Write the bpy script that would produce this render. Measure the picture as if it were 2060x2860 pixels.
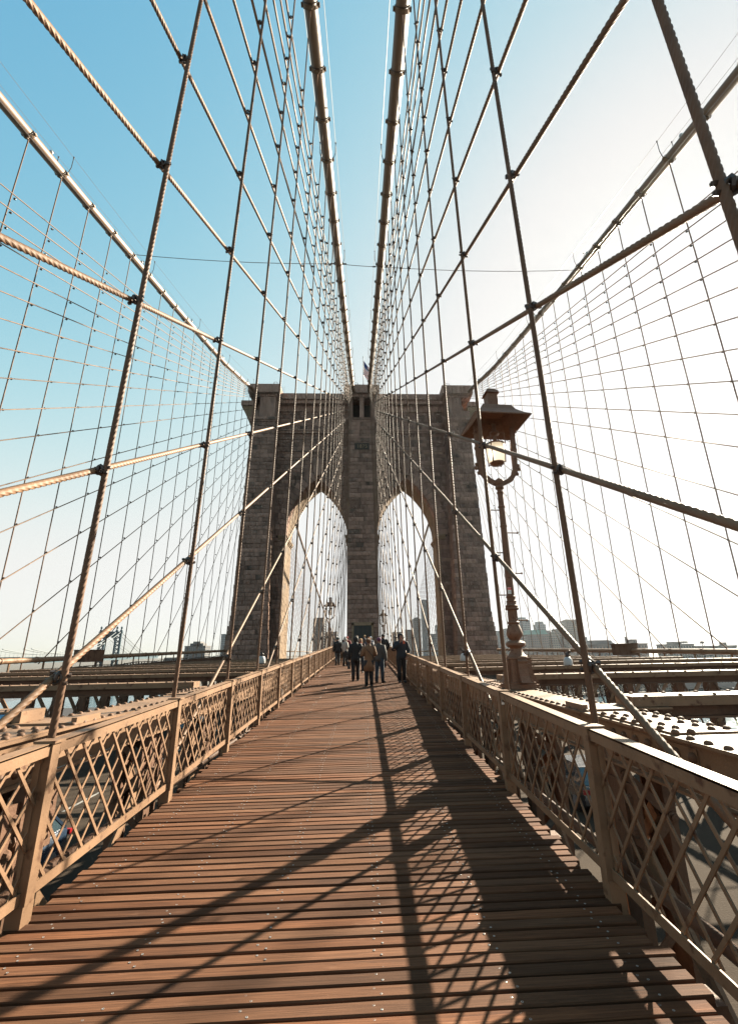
import bpy, bmesh, math, random
import numpy as np
from mathutils import Vector, Matrix, Quaternion
random.seed(7); rng = np.random.default_rng(7)
SC = bpy.context.scene
for o in list(bpy.data.objects): bpy.data.objects.remove(o, do_unlink=True)
COL = SC.collection
R = math.radians

# ------------------------------------------------------------------ camera
CX, CH = 0.2654, 1.7745
def cam_axes(p, y, r):
    cp, sp, cy, sy, cr, sr = math.cos(p), math.sin(p), math.cos(y), math.sin(y), math.cos(r), math.sin(r)
    f = Vector((-sy*cp, cy*cp, sp)); ri = Vector((cy, sy, 0)); up = ri.cross(f)
    return cr*ri + sr*up, cr*up - sr*ri, f
ri, up, fw = cam_axes(0.3019, -0.0482, -0.0194)
cam = bpy.data.cameras.new('camera'); camo = bpy.data.objects.new('camera', cam); COL.objects.link(camo)
camo.matrix_world = Matrix(((ri.x, up.x, -fw.x, CX), (ri.y, up.y, -fw.y, 0), (ri.z, up.z, -fw.z, CH), (0, 0, 0, 1)))
cam.sensor_fit = 'HORIZONTAL'; cam.sensor_width = 36; cam.lens = 1259.0/2060*36
cam.shift_x = -40.7/2060; cam.clip_start = .05; cam.clip_end = 20000
SC.camera = camo

# ------------------------------------------------------------------ sky, sun, exposure
SUN = Vector((.599, .647, .471)).normalized()
EL = math.asin(SUN.z); AZ = math.atan2(SUN.x, SUN.y)
world = bpy.data.worlds.new('World'); SC.world = world; world.use_nodes = True
wn = world.node_tree.nodes; wl = world.node_tree.links
for n in list(wn): wn.remove(n)
sky = wn.new('ShaderNodeTexSky'); sky.sky_type = 'NISHITA'; sky.sun_disc = False
sky.sun_elevation = EL; sky.sun_rotation = AZ
sky.altitude = 0; sky.air_density = 1.0; sky.dust_density = .55; sky.ozone_density = 1.0
bg = wn.new('ShaderNodeBackground'); bg.inputs[1].default_value = 0.15
wo = wn.new('ShaderNodeOutputWorld')
SKYG = 1.2                                   # film-like shoulder on the sky: 1-exp(-(a*c)^p) per channel
sep = wn.new('ShaderNodeSeparateColor'); cmb = wn.new('ShaderNodeCombineColor'); wl.new(sky.outputs[0], sep.inputs[0])
def wmath(op, a, b_):
    n = wn.new('ShaderNodeMath'); n.operation = op
    for i, v in enumerate((a, b_)):
        if hasattr(v, 'is_output'): wl.new(v, n.inputs[i])
        else: n.inputs[i].default_value = v
    return n.outputs[0]
for i, (a, p_) in enumerate(((.665, 2.2), (.675, 1.5), (.71, .85))):
    x = wmath('POWER', wmath('MULTIPLY', sep.outputs[i], a), p_)
    y_ = wmath('MULTIPLY', wmath('SUBTRACT', 1.0, wmath('POWER', math.e, wmath('MULTIPLY', x, -1.0))), SKYG)
    wl.new(wmath('ADD', y_, wmath('MULTIPLY', sep.outputs[i], .008)), cmb.inputs[i])
wl.new(cmb.outputs[0], bg.inputs[0]); wl.new(bg.outputs[0], wo.inputs[0])
sl = bpy.data.lights.new('sun', 'SUN'); sl.energy = 5.0; sl.angle = R(.55); sl.color = (1, .885, .70)
so = bpy.data.objects.new('sun', sl); COL.objects.link(so)
so.rotation_euler = SUN.to_track_quat('Z', 'Y').to_euler(); so.location = (40, 40, 60)
SC.view_settings.view_transform = 'Standard'; SC.view_settings.look = 'None'
SC.view_settings.exposure = 2.3; SC.view_settings.gamma = 1
SC.cycles.max_bounces = 6; SC.cycles.diffuse_bounces = 3; SC.cycles.glossy_bounces = 3
SC.cycles.use_denoising = True

# ------------------------------------------------------------------ mesh helpers
class MB:
    """collects simple solids and links them as ONE mesh object"""
    def __init__(s): s.v = []; s.f = []; s.m = []
    def add(s, v, f, mi=0):
        o = len(s.v); s.v += [tuple(p) for p in v]; s.f += [tuple(i+o for i in q) for q in f]; s.m += [mi]*len(f)
        return s
    def box(s, x0, x1, y0, y1, z0, z1, mi=0, M=None):
        v = [Vector(p) for p in ((x0,y0,z0),(x1,y0,z0),(x1,y1,z0),(x0,y1,z0),(x0,y0,z1),(x1,y0,z1),(x1,y1,z1),(x0,y1,z1))]
        if M is not None: v = [M @ p for p in v]
        return s.add(v, ((0,3,2,1),(4,5,6,7),(0,1,5,4),(1,2,6,5),(2,3,7,6),(3,0,4,7)), mi)
    def bar(s, a, b, w, h, upv=(0,0,1), mi=0):
        a, b = Vector(a), Vector(b); d = (b-a); L = d.length; d.normalize()
        u = Vector(upv); x = d.cross(u)
        if x.length < 1e-4: x = d.cross(Vector((0,1,0)))
        x.normalize(); z = x.cross(d)
        M = Matrix.Translation(a) @ Matrix((x, d, z)).transposed().to_4x4()
        return s.box(-w/2, w/2, 0, L, -h/2, h/2, mi, M)
    def tube(s, pts, rad, n=8, mi=0, cap=True, ell=None, upv=(0,0,1)):
        pts = [Vector(p) for p in pts]; k = len(pts)
        if not hasattr(rad, '__len__'): rad = [rad]*k
        o = len(s.v); ref = None
        for i, p in enumerate(pts):
            d = (pts[min(i+1, k-1)] - pts[max(i-1, 0)]).normalized()
            if ref is None:
                ref = Vector(upv) if abs(d.dot(Vector(upv))) < .95 else Vector((1,0,0))
            x = (ref - d*ref.dot(d)).normalized(); ref = x; y = d.cross(x)
            ex, ey = (1, 1) if ell is None else ell[i]
            for j in range(n):
                a = 2*math.pi*j/n
                s.v.append(tuple(p + (x*math.cos(a)*ex + y*math.sin(a)*ey)*rad[i]))
        for i in range(k-1):
            for j in range(n):
                a, b = o+i*n+j, o+i*n+(j+1) % n
                s.f.append((a, b, b+n, a+n)); s.m.append(mi)
        if cap:
            s.f.append(tuple(o+j for j in range(n-1, -1, -1))); s.f.append(tuple(o+(k-1)*n+j for j in range(n))); s.m += [mi, mi]
        return s
    def lathe(s, prof, n=16, loc=(0,0,0), mi=0, cap=True, flute=None):
        o = len(s.v); k = len(prof); lx, ly, lz = loc
        for i, (r_, z) in enumerate(prof):
            for j in range(n):
                a = 2*math.pi*j/n; rr = r_
                if flute and flute[0] <= i <= flute[1] and j % 2: rr *= .9
                s.v.append((lx+rr*math.cos(a), ly+rr*math.sin(a), lz+z))
        for i in range(k-1):
            for j in range(n):
                a, b = o+i*n+j, o+i*n+(j+1) % n
                s.f.append((a, b, b+n, a+n)); s.m.append(mi)
        if cap:
            s.f.append(tuple(o+j for j in range(n-1, -1, -1))); s.f.append(tuple(o+(k-1)*n+j for j in range(n))); s.m += [mi, mi]
        return s
    def ball(s, c, rx, ry, rz, n=10, k=7, mi=0):
        prof = [(max(1e-4, math.sin(math.pi*i/(k-1))), -math.cos(math.pi*i/(k-1))) for i in range(k)]
        o = len(s.v); s.lathe(prof, n, (0,0,0), mi, cap=False)
        for i in range(o, len(s.v)):
            x, y, z = s.v[i]; s.v[i] = (c[0]+x*rx, c[1]+y*ry, c[2]+z*rz)
        return s
    def mesh(s, name, mats, smooth=False, angle=None):
        me = bpy.data.meshes.new(name); me.from_pydata(s.v, [], s.f)
        for m in (mats if isinstance(mats, (list, tuple)) else [mats]): me.materials.append(m)
        if len(me.materials) > 1: me.polygons.foreach_set('material_index', s.m)
        if smooth:
            me.polygons.foreach_set('use_smooth', [True]*len(me.polygons))
            if angle: me.set_sharp_from_angle(angle=R(angle))
        me.update(); return me
    def build(s, name, mats, parent=None, smooth=False, angle=None, kind=None):
        return link(name, s.mesh(name, mats, smooth, angle), parent, kind=kind)
def link(name, me, parent=None, loc=None, rot=None, scale=None, kind=None):
    o = bpy.data.objects.new(name, me); COL.objects.link(o)
    if parent is not None: o.parent = parent
    if loc is not None: o.location = loc
    if rot is not None: o.rotation_euler = rot
    if scale is not None: o.scale = scale
    if kind: o['kind'] = kind
    return o
def empty(name, loc=(0,0,0), rz=0):
    o = bpy.data.objects.new(name, None); COL.objects.link(o); o.location = loc; o.rotation_euler = (0,0,rz)
    o.empty_display_size = .1; return o
def tag(o, label=None, cat=None, group=None, kind=None):
    if label: o['label'] = label
    if cat: o['category'] = cat
    if group: o['group'] = group
    if kind: o['kind'] = kind
    return o
def mesh_np(name, V, F, mat, smooth=True):
    me = bpy.data.meshes.new(name); V = np.asarray(V, np.float32); F = np.asarray(F, np.int32)
    me.vertices.add(len(V)); me.vertices.foreach_set('co', V.ravel())
    me.loops.add(F.size); me.loops.foreach_set('vertex_index', F.ravel())
    me.polygons.add(len(F)); k = F.shape[1]
    me.polygons.foreach_set('loop_start', np.arange(len(F), dtype=np.int32)*k)
    me.materials.append(mat); me.update(calc_edges=True); me.validate()
    me.polygons.foreach_set('use_smooth', np.full(len(F), smooth)); return me
def ordn(n):
    w = ['first','second','third','fourth','fifth','sixth','seventh','eighth','ninth','tenth','eleventh','twelfth']
    return w[n-1] if n <= 12 else '%d%s' % (n, {1:'st',2:'nd',3:'rd'}.get(n % 10 if n//10 != 1 else 0, 'th'))
SIDE = {-1: 'far bridge side', 1: 'lamp post side'}

# ------------------------------------------------------------------ materials
def mat(name, col, rough=.6, metal=0, var=.25, scale=3.0, bump=.0, bscale=40, col2=None, fac2=.0, sc2=8, stretch=None, objrand=.0, island=0., spec=.5, world_space=False):
    m = bpy.data.materials.new(name); m.use_nodes = True
    nt = m.node_tree; N = nt.nodes; L = nt.links; b = N['Principled BSDF']
    b.inputs['Roughness'].default_value = rough; b.inputs['Metallic'].default_value = metal
    b.inputs['Specular IOR Level'].default_value = spec
    if world_space: src = N.new('ShaderNodeNewGeometry').outputs['Position']
    else: src = N.new('ShaderNodeTexCoord').outputs['Object']
    oi = N.new('ShaderNodeObjectInfo')
    if objrand:
        ad = N.new('ShaderNodeVectorMath'); ad.operation = 'ADD'; mu = N.new('ShaderNodeMath'); mu.operation = 'MULTIPLY'
        mu.inputs[1].default_value = 57.0; L.new(oi.outputs['Random'], mu.inputs[0])
        L.new(src, ad.inputs[0]); L.new(mu.outputs[0], ad.inputs[1]); src = ad.outputs[0]
    if stretch:
        mp = N.new('ShaderNodeMapping'); mp.inputs['Scale'].default_value = stretch; L.new(src, mp.inputs['Vector']); src = mp.outputs[0]
    nz = N.new('ShaderNodeTexNoise'); nz.inputs['Scale'].default_value = scale; nz.inputs['Detail'].default_value = 6; nz.inputs['Roughness'].default_value = .62
    L.new(src, nz.inputs['Vector'])
    mr = N.new('ShaderNodeMapRange'); mr.inputs['From Min'].default_value = .25; mr.inputs['From Max'].default_value = .75
    mr.inputs['To Min'].default_value = 1-var; mr.inputs['To Max'].default_value = 1+var; L.new(nz.outputs['Fac'], mr.inputs['Value'])
    val = mr.outputs[0]
    def mulrand(val, sock, amt):
        r_ = N.new('ShaderNodeMapRange'); r_.inputs['To Min'].default_value = 1-amt; r_.inputs['To Max'].default_value = 1+amt; L.new(sock, r_.inputs['Value'])
        q = N.new('ShaderNodeMath'); q.operation = 'MULTIPLY'; L.new(val, q.inputs[0]); L.new(r_.outputs[0], q.inputs[1]); return q.outputs[0]
    if objrand: val = mulrand(val, oi.outputs['Random'], objrand)
    if island: val = mulrand(val, N.new('ShaderNodeNewGeometry').outputs['Random Per Island'], island)
    rgb = N.new('ShaderNodeRGB'); rgb.outputs[0].default_value = (*col, 1); csock = rgb.outputs[0]
    if col2:
        n2 = N.new('ShaderNodeTexNoise'); n2.inputs['Scale'].default_value = sc2; n2.inputs['Detail'].default_value = 5; L.new(src, n2.inputs['Vector'])
        m2 = N.new('ShaderNodeMapRange'); m2.inputs['From Min'].default_value = .62-fac2; m2.inputs['From Max'].default_value = .72-fac2*.5; L.new(n2.outputs['Fac'], m2.inputs['Value'])
        mx = N.new('ShaderNodeMix'); mx.data_type = 'RGBA'; L.new(m2.outputs[0], mx.inputs[0]); L.new(csock, mx.inputs[6]); mx.inputs[7].default_value = (*col2, 1); csock = mx.outputs[2]
    vm = N.new('ShaderNodeVectorMath'); vm.operation = 'SCALE'; L.new(csock, vm.inputs[0]); L.new(val, vm.inputs['Scale'])
    L.new(vm.outputs[0], b.inputs['Base Color'])
    if bump:
        bz = N.new('ShaderNodeTexNoise'); bz.inputs['Scale'].default_value = bscale; bz.inputs['Detail'].default_value = 6; L.new(src, bz.inputs['Vector'])
        bp = N.new('ShaderNodeBump'); bp.inputs['Strength'].default_value = bump; bp.inputs['Distance'].default_value = .5/bscale*4
        L.new(bz.outputs['Fac'], bp.inputs['Height']); L.new(bp.outputs[0], b.inputs['Normal'])
    return m
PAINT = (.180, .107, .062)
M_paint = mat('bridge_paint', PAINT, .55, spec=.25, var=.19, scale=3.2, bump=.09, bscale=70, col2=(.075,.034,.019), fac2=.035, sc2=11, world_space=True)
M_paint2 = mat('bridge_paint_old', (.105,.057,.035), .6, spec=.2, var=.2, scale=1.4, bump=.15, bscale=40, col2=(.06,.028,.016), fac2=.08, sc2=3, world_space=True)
M_rivet = mat('rivet_paint', (.115,.063,.037), .65, spec=.2, var=.12, scale=8, objrand=.12)
M_rope = mat('rope_paint', (.148,.085,.049), .6, spec=.2, objrand=.2, var=.26, scale=4, bump=.06, bscale=90, world_space=True)
M_ropeshade = mat('rope_paint_shaded', (.112,.061,.036), .6, spec=.2, objrand=.2, var=.28, scale=4, bump=.06, bscale=90, world_space=True)  # rope paint darkened for the upright ropes, their shaded look put into the colour
M_clamp = mat('clamp_paint', (.04,.024,.017), .5, var=.25, scale=20)
M_cable = mat('cable_paint', (.155,.09,.052), .5, spec=.35, var=.12, scale=1.2, bump=.06, bscale=30, world_space=True)
def plank_material():
    m = bpy.data.materials.new('plank_wood'); m.use_nodes = True; nt = m.node_tree; N = nt.nodes; L = nt.links; b = N['Principled BSDF']
    b.inputs['Roughness'].default_value = .82; b.inputs['Specular IOR Level'].default_value = .12
    tc = N.new('ShaderNodeTexCoord'); oi = N.new('ShaderNodeObjectInfo')
    mu = N.new('ShaderNodeMath'); mu.operation = 'MULTIPLY'; mu.inputs[1].default_value = 83.0; L.new(oi.outputs['Random'], mu.inputs[0])
    ad = N.new('ShaderNodeVectorMath'); ad.operation = 'ADD'; L.new(tc.outputs['Object'], ad.inputs[0]); L.new(mu.outputs[0], ad.inputs[1])
    def noise(sc_vec, scale, det=5, rough=.6):
        mp = N.new('ShaderNodeMapping'); mp.inputs['Scale'].default_value = sc_vec; L.new(ad.outputs[0], mp.inputs['Vector'])
        n = N.new('ShaderNodeTexNoise'); n.inputs['Scale'].default_value = scale; n.inputs['Detail'].default_value = det; n.inputs['Roughness'].default_value = rough; L.new(mp.outputs[0], n.inputs['Vector']); return n.outputs['Fac']
    def rng_(v, a, c, x=0., y=1.):
        r_ = N.new('ShaderNodeMapRange'); r_.inputs['From Min'].default_value = a; r_.inputs['From Max'].default_value = c; r_.inputs['To Min'].default_value = x; r_.inputs['To Max'].default_value = y; L.new(v, r_.inputs['Value']); return r_.outputs[0]
    def mix(f_, a, c):
        x = N.new('ShaderNodeMix'); x.data_type = 'RGBA'; L.new(f_, x.inputs[0])
        for i, v in ((6, a), (7, c)):
            if isinstance(v, tuple): x.inputs[i].default_value = (*v, 1)
            else: L.new(v, x.inputs[i])
        return x.outputs[2]
    grain = noise((.6, 22, 22), 4, 8, .65)
    col = mix(rng_(grain, .3, .7), (.040,.0155,.0075), (.112,.047,.022))
    col = mix(rng_(oi.outputs['Random'], .0, 1.0, .0, .65), col, mix(rng_(grain, .3, .7), (.050,.026,.015), (.098,.052,.030)))      # greyed, weathered boards
    col = mix(rng_(noise((.5, 2.5, 2.5), 1.6, 4), .52, .72, 0, .7), col, (.034,.016,.0095))                                      # damp and grime blotches
    col = mix(rng_(noise((.8, 30, 30), 3.2, 3), .66, .72, 0, .85), col, (.010,.006,.004))                                        # splits along the grain
    col = mix(rng_(noise((1.1, 7, 7), 2.6, 4), .64, .76, 0, .6), col, (.165,.088,.054))                                           # scuffs
    hs = N.new('ShaderNodeHueSaturation'); wn2 = N.new('ShaderNodeTexWhiteNoise'); wn2.noise_dimensions = '1D'; L.new(oi.outputs['Random'], wn2.inputs['W']); L.new(rng_(wn2.outputs['Value'], 0, 1, .72, 1.72), hs.inputs['Value']); hs.inputs['Saturation'].default_value = 1.0; L.new(col, hs.inputs['Color'])
    L.new(hs.outputs[0], b.inputs['Base Color'])
    bp = N.new('ShaderNodeBump'); bp.inputs['Strength'].default_value = .55; bp.inputs['Distance'].default_value = .006; L.new(grain, bp.inputs['Height']); L.new(bp.outputs[0], b.inputs['Normal'])
    return m
M_plank = plank_material()
M_plankfar = mat('plank_wood_far', (.095,.044,.022), .8, spec=.12, var=.5, scale=5, stretch=(.7,16,16), island=.3)
M_screw = mat('screw_steel', (.3,.29,.28), .45, metal=.7, var=.1)
M_dark = mat('dark_timber', (.035,.03,.027), .8, var=.3, scale=4)
M_stone = mat('tower_granite', (.25,.158,.122), .9, spec=.2, var=.3, scale=.9, bump=.8, bscale=2.2, island=.2, objrand=.2, col2=(.10,.074,.06), fac2=.07, sc2=.5, stretch=(1,1,.3), world_space=True)
M_stonesm = mat('tower_limestone', (.205,.142,.09), .85, spec=.25, var=.2, scale=.7, bump=.3, bscale=3, island=.12, col2=(.13,.105,.085), fac2=.04, sc2=.4, world_space=True)
M_joint = mat('tower_mortar', (.05,.041,.034), .9, var=.2, scale=1, bump=.3, bscale=5, world_space=True)
M_asph = mat('asphalt', (.043,.033,.025), .95, spec=.05, var=.22, scale=.6, bump=.2, bscale=20, world_space=True)
M_line = mat('lane_paint', (.25,.24,.22), .6, var=.2, scale=6)
M_steelw = mat('wire_dark', (.12,.10,.09), .5, var=.1)
M_white = mat('white_enamel', (.33,.33,.32), .35, var=.06)

# ------------------------------------------------------------------ bridge frame of reference
SL = .035                                   # the walkway climbs towards the tower
PITCH, POST0 = 2.268, 3.68                  # railing bays
gz = lambda y: SL*y
TY = 59.4                                   # front of the tower's buttresses
def zc(y):                                  # main cable height along the span (falls again behind the tower)
    if y > TY+4: 
        t = (y-TY-4)/270.0
        return 38.9 - 37.0*(1.35*t-.35*t*t)
    yy = min(y, TY+1)/.9
    return CH + .9*(43.5 - 39*(1-(1-(66-yy)/243)**2) - CH)
def xc_in(sd, y):
    if sd < 0:
        if y < 11: return -1.63
        return -(1.61 - .0105*min(y-11, 50))
    if y < 11: return 1.84 + .04*max(y,0)/11
    return 1.88 - .0125*min(y-11, 50)
def xc_out(sd, y):
    x = 16.38 if sd < 0 else 16.9
    if y > 48: x -= .6*min((y-48)/11, 1)
    return sd*x
def zpipe(sd, y): return (1.30+.0175*min(y,60)) if sd < 0 else (1.33+.0085*min(y,60))

# ------------------------------------------------------------------ water, land, roads
def sheet(name, poly, z, m):
    me = bpy.data.meshes.new(name); me.from_pydata([(x, y, z) for x, y in poly], [], [tuple(range(len(poly)))]); me.materials.append(m)
    return link(name, me, kind='structure')
mw = bpy.data.materials.new('river_water'); mw.use_nodes = True
nt = mw.node_tree; b = nt.nodes['Principled BSDF']; b.inputs['Base Color'].default_value = (.035,.085,.11,1); b.inputs['Roughness'].default_value = .12
b.inputs['Specular IOR Level'].default_value = .6
g = nt.nodes.new('ShaderNodeNewGeometry'); w1 = nt.nodes.new('ShaderNodeTexNoise'); w1.inputs['Scale'].default_value = .35; w1.inputs['Detail'].default_value = 5
mpw = nt.nodes.new('ShaderNodeMapping'); mpw.inputs['Scale'].default_value = (1,.6,1); nt.links.new(g.outputs['Position'], mpw.inputs[0])
nt.links.new(mpw.outputs[0], w1.inputs['Vector']); bp = nt.nodes.new('ShaderNodeBump'); bp.inputs['Strength'].default_value = .8; bp.inputs['Distance'].default_value = 1.2
nt.links.new(w1.outputs['Fac'], bp.inputs['Height']); nt.links.new(bp.outputs[0], b.inputs['Normal'])
WZ = -40.0
sheet('river_water', [(-9000,-3000),(9000,-3000),(9000,12000),(-9000,12000)], WZ, mw)
M_land = mat('shore_ground', (.06,.053,.042), .9, var=.3, scale=.02, world_space=True)
sheet('far_shore_ground', [(-9000,2600),(-900,1150),(-420,760),(-250,640),(-120,300),(-40,130),(40,110),(110,230),(180,430),(300,452),(420,520),(700,560),(9000,900),(9000,11900),(-9000,11900)], WZ+1.5, M_land)
RZ = -4.0
for sd in (-1, 1):
    x0, x1 = sorted((sd*3.15, sd*15.9))
    mb = MB(); mb.box(x0, x1, -40, 330, RZ-.35, RZ)
    rd_ = mb.build('road', M_asph, kind='structure'); 
    tag(rd_, kind='structure')
    for k in range(2):
        xl = sd*(7.3+4.3*k)
        ml = MB()
        for y in np.arange(-6, 110, 9.0): ml.box(xl-.06, xl+.06, y, y+3, RZ+.004, RZ+.008)
        ml.build('lane_marking', M_line, rd_, kind='structure')
    mk = MB(); xa, xb = sorted((sd*3.2, sd*3.55)); mk.box(xa, xb, -40, 330, RZ+.003, RZ+.14)
    mk.build('kerb', M_paint2, rd_, kind='structure')
# grating strip and stringers under the walkway edge
# ------------------------------------------------------------------ walkway
walk = empty('walkway'); tag(walk, kind='structure')
HW = 1.98
def plank_mesh(k, w=.083, n=14):
    r_ = random.Random(k); mb = MB(); t = .05
    L0, L1 = -HW+r_.uniform(-.03,.04), HW+r_.uniform(-.03,.05)
    xs = [L0+(L1-L0)*i/n for i in range(n+1)]; ch = .006
    prof = [(-w/2, -t), (-w/2, -ch), (-w/2+ch, 0), (w/2-ch, 0), (w/2, -ch), (w/2, -t)]
    off = 0; V = []
    for x in xs:
        off = off*.7 + r_.gauss(0, .0011)
        V += [(x, y+off+r_.gauss(0,.0006), z+(r_.gauss(0,.0007) if z > -.01 else 0)) for y, z in prof]
    F = []
    for i in range(n):
        for j in range(5): a = i*6+j; F.append((a, a+1, a+7, a+6))
    F += [tuple(range(5,-1,-1)), tuple(n*6+j for j in range(6))]
    mb.add(V, F); return mb.mesh('plank', M_plank)
PM = [plank_mesh(k) for k in range(12)]
PP = .1005; y = -.35; PY = []
while len(PY) < 600 and y < 57.5: PY.append(y); y += PP + random.uniform(-.0015,.0015)
for i, y in enumerate(PY[:300]):
    sx = random.choice((-1, 1))
    o = link('plank', PM[random.randrange(12)], walk, (0, y, gz(y)+random.gauss(0,.0012)), (math.atan(SL)+random.gauss(0,.014), random.gauss(0,.0007), random.gauss(0,.0022)), (sx, random.uniform(.95,1.05), 1))
mb = MB()
for y in PY[300:]:
    mb.box(-HW, HW, y-.0415, y+.0415, gz(y)-.05, gz(y)+random.gauss(0,.002))
mb.build('distant_planks', M_plankfar, walk, kind='stuff')
mb = MB(); prof = [(.0072, 0), (.0072, .0014), (.005, .002), (.004, .0006), (.0001, .0004)]
for y in PY[:230]:
    for x in (-1.74, -1.06, -.33, .33, 1.03, 1.72):
        for s_ in (-1, 1):
            if random.random() < .04: continue
            mb.lathe(prof, 6, (x+s_*.022+random.gauss(0,.006)+.012*math.sin(y*1.7+x*5), y-s_*.02+random.gauss(0,.003), gz(y)-.0005), cap=False)
mb.build('screws', M_screw, walk, kind='stuff')
for x in (-1.74, -1.06, -.35, .35, 1.03, 1.72):
    mb = MB(); mb.bar((x, -2, gz(-2)-.19), (x, 57.5, gz(57.5)-.19), .12, .25); mb.build('joist', M_dark, walk)
for i in range(-1, 25):
    y = POST0+PITCH*i-.35
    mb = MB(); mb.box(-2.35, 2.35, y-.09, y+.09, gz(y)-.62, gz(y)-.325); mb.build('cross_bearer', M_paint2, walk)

# ------------------------------------------------------------------ railings
def rail_bars():
    """clipped diagonal flats of one bay: y from .06 to PITCH-.06, z .2 to 1.04"""
    y0, y1, z0, z1 = .055, PITCH-.055, .18, 1.05; sl = 1.2; out = []
    for dr in (1, -1):
        c = y0-(z1-z0)/sl-.3
        while c < y1+(z1-z0)/sl+.3:
            ya, yb = (c, c+(z1-z0)/sl) if dr > 0 else (c+(z1-z0)/sl, c)
            pts = []
            t0, t1 = 0., 1.; d = yb-ya
            for lim, sg in ((y0, 1), (y1, -1)):
                num = (lim-ya)*sg; den = d*sg
                t = num/den
                if den > 0: t0 = max(t0, t)
                else: t1 = min(t1, t)
            if t1-t0 > .06:
                out.append(((ya+d*t0, z0+(z1-z0)*t0), (ya+d*t1, z0+(z1-z0)*t1), dr))
            c += .222
    return out
BARS = rail_bars()
for sd in (-1, 1):
    rl = empty('railing', (sd*1.985, 0, 0))
    tag(rl, 'tan lattice railing along the walkway on the ' + SIDE[sd], 'railing', 'lattice railings of the walkway')
    bm_ = []
    for (a, b_, dr) in BARS:
        mb = MB(); x = .006*dr*sd
        mb.bar((x, a[0], a[1]+SL*a[0]), (x, b_[0], b_[1]+SL*b_[0]), .009, .022, upv=(0, -(b_[1]-a[1]), b_[0]-a[0]))
        bm_.append(mb.mesh('lattice_bar', M_paint))
    pm = MB()
    pm.box(-.048, .048, -.05, .05, .1205, 1.07); pm.box(-.056*sd-.006, -.056*sd+.006, -.058, .03, .1215, 1.069); pm.box(.01*sd-.012, .01*sd+.012, -.064, -.051, .1215, 1.069)
    pm.box(-.075, .075, -.062, .062, 1.072, 1.09); pm.box(-.052, .052, -.053, .053, -.3, .12)
    pmesh = pm.mesh('post', M_paint)
    far = MB()
    for i in range(-2, 24):
        y = POST0+PITCH*i
        link('post', pmesh, rl, (0, y, gz(y)))
        mb = MB(); e = .052
        a0, a1 = y+e, y+PITCH-e
        mb.bar((0, a0, gz(a0)+1.07), (0, a1, gz(a1)+1.07), .1, .014); mb.bar((-.045*sd, a0, gz(a0)+1.035), (-.045*sd, a1, gz(a1)+1.035), .01, .075)
        mb.build('top_rail', M_paint, rl)
        mb = MB(); mb.bar((-.02*sd, a0, gz(a0)+.165), (-.02*sd, a1, gz(a1)+.165), .011, .065); mb.bar((.012*sd, a0, gz(a0)+.135), (.012*sd, a1, gz(a1)+.135), .055, .01)
        mb.build('bottom_rail', M_paint, rl)
        if -1 <= i <= 9:
            for me in bm_: link('lattice_bar', me, rl, (0, y, gz(y)))
        else:
            for (a, b_, dr) in BARS:
                x = .006*dr*sd
                far.bar((x, y+a[0], gz(y+a[0])+a[1]), (x, y+b_[0], gz(y+b_[0])+b_[1]), .009, .022, upv=(0, -(b_[1]-a[1]), b_[0]-a[0]))
    far.build('distant_lattice_bars', M_paint, rl, kind='stuff')

# ------------------------------------------------------------------ inner trusses beside the walkway
CZ = 1.18
dome = MB(); dome.lathe([(.029,0),(.027,.010),(.019,.019),(.009,.0235),(.0003,.024)], 9, cap=False); M_dome = dome.mesh('rivet', M_rivet, smooth=True)
def laced_column(h_, w=.34, dpt=.3, lace=.32):
    mb = MB()
    for s_ in (-1, 1):
        mb.box(-dpt/2, dpt/2, s_*w/2-.008, s_*w/2+.008, -h_, 0)
        for q in (-1, 1): mb.box(q*dpt/2-.012, q*dpt/2+.012, s_*w/2-.045, s_*w/2+.045, -h_, 0)
    n = int(h_/lace); 
    for q in (-1, 1):
        for i in range(n):
            s_ = 1 if i % 2 else -1
            mb.bar((q*(dpt/2+.014), -s_*w/2, -i*lace-.1), (q*(dpt/2+.014), s_*w/2, -(i+1)*lace-.1), .012, .07)
            o_ = len(mb.v); mb.lathe([(.048,0),(.048,.012),(.03,.014),(.028,.03),(.0005,.034)], 8, cap=False)
            for t_ in range(o_, len(mb.v)):
                vx, vy, vz = mb.v[t_]; mb.v[t_] = (q*(dpt/2+.018+vz), -s_*w/2+vx, -i*lace-.1+vy)
    return mb
col_mesh = laced_column(4.9).mesh('laced_post', M_paint2)
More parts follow.
